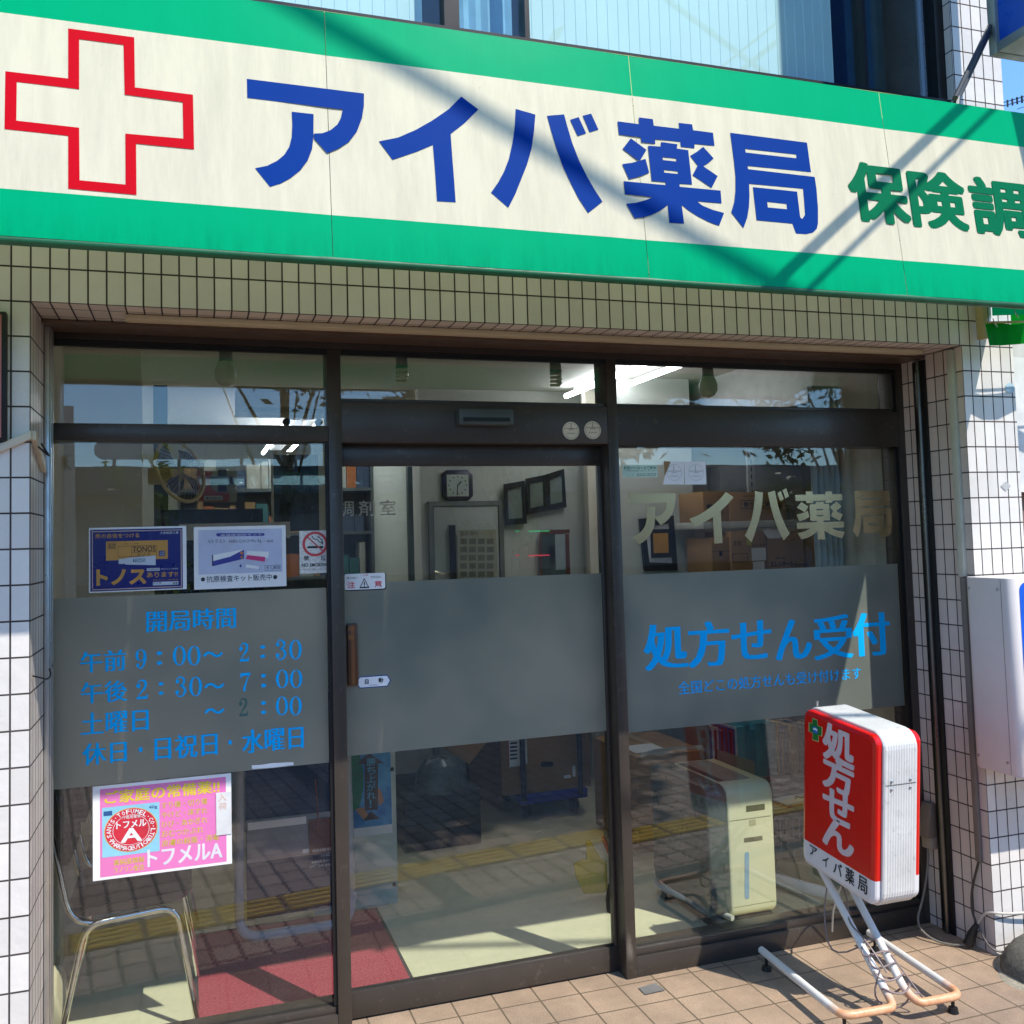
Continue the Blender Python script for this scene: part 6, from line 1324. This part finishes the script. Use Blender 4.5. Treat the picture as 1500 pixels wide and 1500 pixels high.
bm_ = [pm('book_%d' % i, srgb(*c), .5, 0, .15, 30) for i, c in enumerate(BKC)]
rnd = random.Random(3)
t = thing('bookcase', 'low bookcase packed with picture books behind the low table', 'bookcase', (3.5, 1.68, 0))
b = B(); b.box(3.02, 4.0, 1.56, 1.82, 0.268, 0.288); b.box(3.02, 4.0, 1.80, 1.82, .288, .66); b.box(3.0, 3.02, 1.56, 1.82, .006, .66); b.box(4.0, 4.02, 1.56, 1.82, .006, .66); b.build('carcass', pm('shelf_grey', srgb(120, 122, 116), .6), t)
x = 3.03; i = 0
cols_ = ['pink', 'blue', 'white', 'cyan', 'plum', 'turquoise', 'navy', 'sand', 'taupe', 'teal', 'ochre', 'slate']
while x < 3.94:
    w = rnd.choice((.010, .013, .017)) if x < 3.18 or x > 3.42 else rnd.choice((.03, .05, .08)); h = rnd.uniform(.27, .31) if x < 3.45 else rnd.uniform(.23, .28); ci = rnd.choice((0, 1, 2, 2, 4, 1)) if x < 3.18 else (rnd.choice((3, 5)) if x < 3.42 else rnd.randrange(6, 12))
    b = B(); b.box(x, x + w - .0015, 1.565, 1.75, .289, .289 + h)
    tag(b.build('book', bm_[ci], None, .0015), 'one of the picture books packed on the low bookcase', 'book', 'books on the low bookcase'); x += w; i += 1
# fluting: wall shelf with cartons
SHY = 2.05
t = thing('wall_shelf', 'white wall shelf on slotted uprights carrying cartons behind the right pane', 'shelf', tuple(aty(1140, 765, SHY)))
a0, a1 = aty(1030, 770, SHY), aty(1258, 762, SHY)
b = B(); b.box(a0[0], a1[0], SHY, SHY + .38, a0[2] - .02, a0[2] + .022); b.build('board', pm('shelf_white', srgb(200, 200, 192), .5), t, .003)
b = B(); P = aty(1104, 690, SHY + .36); b.box(P[0] - .03, P[0] + .02, SHY + .38, SHY + .40, a0[2] - .3, 2.5); b.build('upright', pm('upright_white', srgb(206, 206, 200), .5), t)
b = B()
for k in range(14): b.box(P[0] - .008, P[0] - .002, SHY + .378, SHY + .3805, a0[2] + .1 + k * .05, a0[2] + .13 + k * .05)
b.build('slots', BLACK, t)
b = B(); b.box(2.9, 5.19, 2.78, 2.84, 0, 2.62); b.build('partition', WALLB, bld)
b = B(); P = aty(1130, 720, 2.7); b.box(P[0] - .45, P[0] + .2, 2.62, 2.775, P[2] - .1, aty(1130, 682, 2.62)[2]); tag(b.build('wall_cupboard', pm('cupboard_grey', srgb(190, 190, 184), .5), None, .004), 'grey wall cupboard behind the upper right shelf', 'cupboard')
def face_print(t, y, items, mat, name):
    K_ = Plane(y, 1020, 640, 5.0); b = B()
    for it in items:
        if it[0] == 'f': K_.fill(b, *it[1:])
        else: K_.text(b, it[1], *it[2:6], it[6] if len(it) > 6 else 0.01, 0, 0, 2)
    return b.build(name, mat, t)
def cart_px(label, x0, x1, y0, y1, yd, dep, mat, prints):
    """carton whose front face fills a rectangle of the zoomed photograph at depth yd"""
    K_ = Plane(yd, 1020, 640, 5.0); X0, X1, Z0, Z1 = K_.rect(x0, y0, x1, y1)
    t = thing('carton', label, 'carton', ((X0 + X1) / 2, yd, Z0), 'cardboard cartons on the wall shelf')
    b = B(); b.box(X0, X1, yd, yd + dep, Z0, Z1); b.build('body', mat, t, .003)
    for nm, m_, its in prints: face_print(t, yd - .002, its, m_, nm)
    return t
zb = 625
cart_px('closed carton with faint print, left end of the upper shelf', 52, 240, 400, zb, SHY + .03, .3, CARD2, [('print', DARK, [('t', '医薬品', 150, 430, 175, 440, 0), ('f', 75, 495, 120, 525), ('f', 150, 555, 205, 558)])])
cart_px('open carton with large print, middle of the upper shelf', 245, 560, 405, zb, SHY + .02, .3, CARD, [('print', DARK, [('t', 'なめらか', 345, 425, 430, 440, 0), ('t', '青りんご味', 345, 475, 545, 515, .02), ('f', 325, 462, 560, 466), ('f', 325, 522, 560, 526), ('f', 325, 462, 329, 526)])])
cart_px('darker carton at the right end of the upper shelf', 565, 655, 440, zb, SHY + .06, .25, CARD2, [('print', DARK, [('t', '薬', 590, 480, 630, 520, 0)])])
cart_px('narrow carton under the shelf, farthest left', 115, 248, 735, 1010, SHY - .02, .3, CARD2, [('print', DARK, [('f', 168, 838, 190, 872), ('f', 116, 835, 235, 838), ('t', '上', 210, 890, 222, 905, 0)])])
cart_px('carton with a white shipping label under the shelf', 256, 515, 690, 1010, SHY - .04, .3, CARD, [('print', DARK, [('t', '天地', 272, 760, 328, 802, 0), ('t', 'エレンタ', 410, 780, 505, 803, .02), ('f', 265, 855, 378, 858), ('f', 265, 915, 378, 918), ('f', 265, 855, 268, 918), ('f', 375, 855, 378, 918)]), ('shipping_label', PAPER, [('f', 405, 812, 510, 905), ('f', 415, 912, 500, 972)]), ('yellow_note', pm('note_yellow', srgb(206, 206, 60), .5), [('f', 370, 752, 402, 792)])])
cart_px('wide carton with bold black lettering under the shelf', 520, 790, 690, 1010, SHY - .03, .3, CARD, [('print', BLACK, [('t', 'エレンタール', 545, 910, 712, 950, .035), ('t', '配合内用剤', 718, 925, 820, 950, .01), ('t', '味の素', 582, 880, 650, 896, 0)])])
cart_px('olive brown carton under the right end of the shelf', 800, 1052, 690, 1010, SHY, .3, CARD2, [('print', DARK, [('t', '成分栄養剤経腸栄養剤', 865, 788, 1030, 806, 0)])])
b = B(); K_ = Plane(SHY - .05, 1020, 640, 5); K_.shape(b, [[(490, 690), (520, 672), (560, 684), (600, 676), (690, 690), (685, 705), (610, 742), (525, 745)]]); tag(b.build('torn_label', PAPER), 'torn white plastic on top of the lettered carton', 'label')
b = B(); b.box(2.98, 4.6, SHY - .1, SHY + .4, 0.70, aty(1140, 640 + 1010 / 5, SHY)[2] - .0); tag(b.build('lower_counter', pm('lower_counter', srgb(150, 150, 140), .6), None, .004), 'grey cabinet carrying the lower row of cartons behind the right pane', 'cabinet')
# white curtain strips inside the right end
t = thing('white_curtain', 'pale vertical curtain folds at the right end of the right pane', 'curtain', (3.6, .9, 1.5))
b = B(); n = 30; vs = []
for i in range(n + 1):
    x = 3.16 + .16 * i / n
    vs += [(x, .78 + .012 * math.sin(i * 1.1), .3), (x, .78 + .012 * math.sin(i * 1.1), 2.3)]
b.add(vs, [(2 * i, 2 * i + 2, 2 * i + 3, 2 * i + 1) for i in range(n)], True); b.build('cloth', pm('curtain_pale', srgb(206, 210, 206), .7), t)
t = thing('cardboard_roll', 'white roll and folded cream board on the floor behind the stand sign legs', 'roll', (3.0, .8, 0))
b = B(); b.tube([(2.86, 1.06, .05), (3.06, .60, .05)], .026, 14); b.build('roll', WHITEP, t)
b = B(); b.prism([(0.70, .006), (1.15, .006), (1.15, .03), (0.70, .14)], lambda y, z: (3.09, y, z), lambda y, z: (3.25, y, z)); b.build('folded_board', pm('cream_board', srgb(196, 184, 146), .7), t)

# ================================================================== across the street (seen mirrored in the glass)
def leafmat(name, c1, c2):
    mt, nt, b = newmat(name); n = noise(nt, 3.0, 4); c = mixcol(nt, ramp(nt, n, 0.35, 0.65), c1, c2); nt.links.new(c, b.inputs['Base Color']); b.inputs['Roughness'].default_value = 0.45
    t = nn(nt, 'ShaderNodeBsdfTranslucent'); nt.links.new(c, t.inputs[0]); mx = nn(nt, 'ShaderNodeMixShader'); mx.inputs[0].default_value = 0.5
    nt.links.new(b.outputs[0], mx.inputs[1]); nt.links.new(t.outputs[0], mx.inputs[2]); nt.links.new(mx.outputs[0], nt.nodes['Material Output'].inputs[0]); return mt
LEAF = leafmat('leaf_green', srgb(120, 138, 50), srgb(70, 96, 40)); LEAF2 = leafmat('leaf_dark', srgb(72, 100, 44), srgb(40, 66, 34)); BARK = pm('bark', srgb(92, 76, 62), 0.9, 0, .2, 12, .5, 50)
def tree(name, x, y, h, r, zc, zr, nclump, nleaf, ls, label, cat, leafm, group, seed, sparse=1.0):
    rnd = random.Random(seed); t = thing(name, label, cat, (x, y, 0), group)
    b = B(); tr_ = .015 * h + .02; top = zc + zr * .5
    trunk = [Vector((x + rnd.uniform(-.04, .04) * i, y + rnd.uniform(-.04, .04) * i, -.02 + top * i / 6)) for i in range(7)]
    b.tube(trunk, [tr_ * (1.2 - .16 * i) for i in range(7)], 9)
    clumps = []
    for i in range(nclump):
        a = rnd.uniform(0, 6.283); q = rnd.uniform(.25, 1) ** .6; u = rnd.uniform(-1, 1)
        c = Vector((x + r * q * math.cos(a) * math.sqrt(1 - u * u * .7), y + r * q * math.sin(a) * math.sqrt(1 - u * u * .7), zc + zr * u)); clumps.append(c)
        if i % 4: continue
        k = min(6, max(1, int(6 * (c.z - .5) / top * .7))); s = trunk[k]
        if c.z > s.z - .2: b.tube([s, s.lerp(c, .5) + Vector((0, 0, .05)), c], [tr_ * .35, tr_ * .2, .006], 5)
    b.build('trunk', BARK, t)
    b = B()
    for c in clumps:
        cr = r * rnd.uniform(.16, .34)
        for _ in range(int(nleaf * rnd.uniform(.4, 1.3))):
            d = Vector((rnd.gauss(0, .5), rnd.gauss(0, .5), rnd.gauss(0, .42))) * cr; p = c + d
            n = Vector((rnd.gauss(0, 1), rnd.gauss(0, 1), rnd.gauss(.6, 1))).normalized(); e = n.orthogonal().normalized(); e.rotate(Matrix.Rotation(rnd.uniform(0, 6.28), 3, n)); g = n.cross(e); l = ls * rnd.uniform(.6, 1.3)
            b.add([p - e * l, p + g * l * .42, p + e * l, p - g * l * .42], [(0, 1, 2, 3)])
    b.build('crown', leafm, t); return t
GT_ = 'trees and shrubs across the pavement'
tree('street_tree', 4.4, -7.35, 6.8, 2.0, 4.7, 1.6, 90, 420, .13, 'broad leafy street tree shading the pavement, mirrored in the middle of the shopfront', 'tree', LEAF2, GT_, 1)
tree('street_tree', 7.7, -5.6, 4.6, 1.05, 2.6, 1.15, 34, 80, .06, 'leafy tree mirrored in the right pane with sky showing through its top', 'tree', LEAF2, GT_, 2)
tree('garden_shrub', 0.02, -5.0, 2.6, .42, 1.60, .85, 22, 22, .045, 'sparse sunlit shrub mirrored in the left pane beside the navy poster', 'shrub', LEAF, GT_, 3)
tree('garden_shrub', 3.25, -5.0, 2.8, .62, 2.05, .55, 20, 26, .05, 'sunlit leafy shrub mirrored over the black framed certificates', 'shrub', LEAF, GT_, 4)
tree('garden_shrub', 1.62, -5.2, 1.2, .35, .45, .45, 12, 50, .045, 'low dark shrub mirrored at the foot of the door beside the pale panel', 'shrub', LEAF2, GT_, 5)
tree('street_tree', 1.6, -8.6, 5.0, 1.3, 4.6, .9, 26, 60, .07, 'tree in front of the store opposite with a tall bare trunk', 'tree', LEAF2, GT_, 6)
st_ = thing('store_building', 'low store across the street with a pinkish front, mirrored in the left pane', 'building', (1, -14.5, 0))
b = B(); b.box(-16, 18, -24, -14.0, -.14, 2.55); b.build('front_wall', pm('store_wall', srgb(150, 140, 142), .8, 0, .06, 2), st_)
b = B(); b.box(-16.2, 18.2, -24.2, -13.7, 2.55, 3.05); b.build('roof_fascia', pm('store_fascia', srgb(96, 108, 122), .6, 0, .05, 1), st_)
b = B(); b.box(-1.6, 12, -13.99, -13.9, -.1, 1.02); b.build('dark_glazing', pm('store_glass', srgb(20, 30, 36), .1), st_)
b = B(); b.box(-16, -1.8, -14, -13.9, 0, 2.3); b.build('side_panel', pm('store_side', srgb(128, 126, 124), .7), st_)
def backtext(b, body, xl, xr, z0, z1, y, off):      # xl is where the text starts for a reader facing the store
    v, f = glyphs(body, off, 2); b.add([(xl + (xr - xl) * p, y, z0 + (z1 - z0) * q) for p, q in v], f)
b = B(); backtext(b, 'Tokyu', 1.40, 0.66, 1.22, 1.46, -13.985, .012); b.build('red_lettering', pm('store_red', srgb(150, 40, 50), .5), st_)
b = B(); backtext(b, 'Store', 0.55, -0.16, 1.26, 1.46, -13.985, .012); b.build('grey_lettering', pm('store_dark', srgb(60, 60, 66), .5), st_)
b = B(); backtext(b, '営業時間 7:00〜', 1.25, 0.0, 0.72, 0.92, -13.885, .012); b.build('hours_lettering', pm('store_pale', srgb(150, 150, 150), .5), st_)
o = thing('roadside_banner', 'white upright roadside banner mirrored at the far left of the left pane', 'banner', (-0.62, -5.4, 0))
b = B(); b.box(-0.72, -0.54, -5.42, -5.40, .5, 2.9); b.build('cloth', pm('banner_white', srgb(226, 226, 222), .7), o); b = B(); b.tube([(-.74, -5.41, -.01), (-.74, -5.41, 3.0)], .014, 8); b.build('pole', GT, o)
# roof sign frame of the store
o = thing('roof_sign', 'roof sign of the store opposite on steel struts against the sky', 'sign', (1.5, -15, 3.05))
b = B(); b.prism(rrect(-1.2, 2.6, 3.25, 3.60, .17), lambda x, z: (x, -14.6, z), lambda x, z: (x, -14.4, z)); b.build('white_tube', WHITEP, o)
for x in (-.9, .2, 1.3, 2.3, 3.0):
    b = B(); b.box(x, x + .06, -14.7, -14.62, 3.05, 3.9); b.build('strut', GT, o)
bpy.data.objects.remove(_fo)
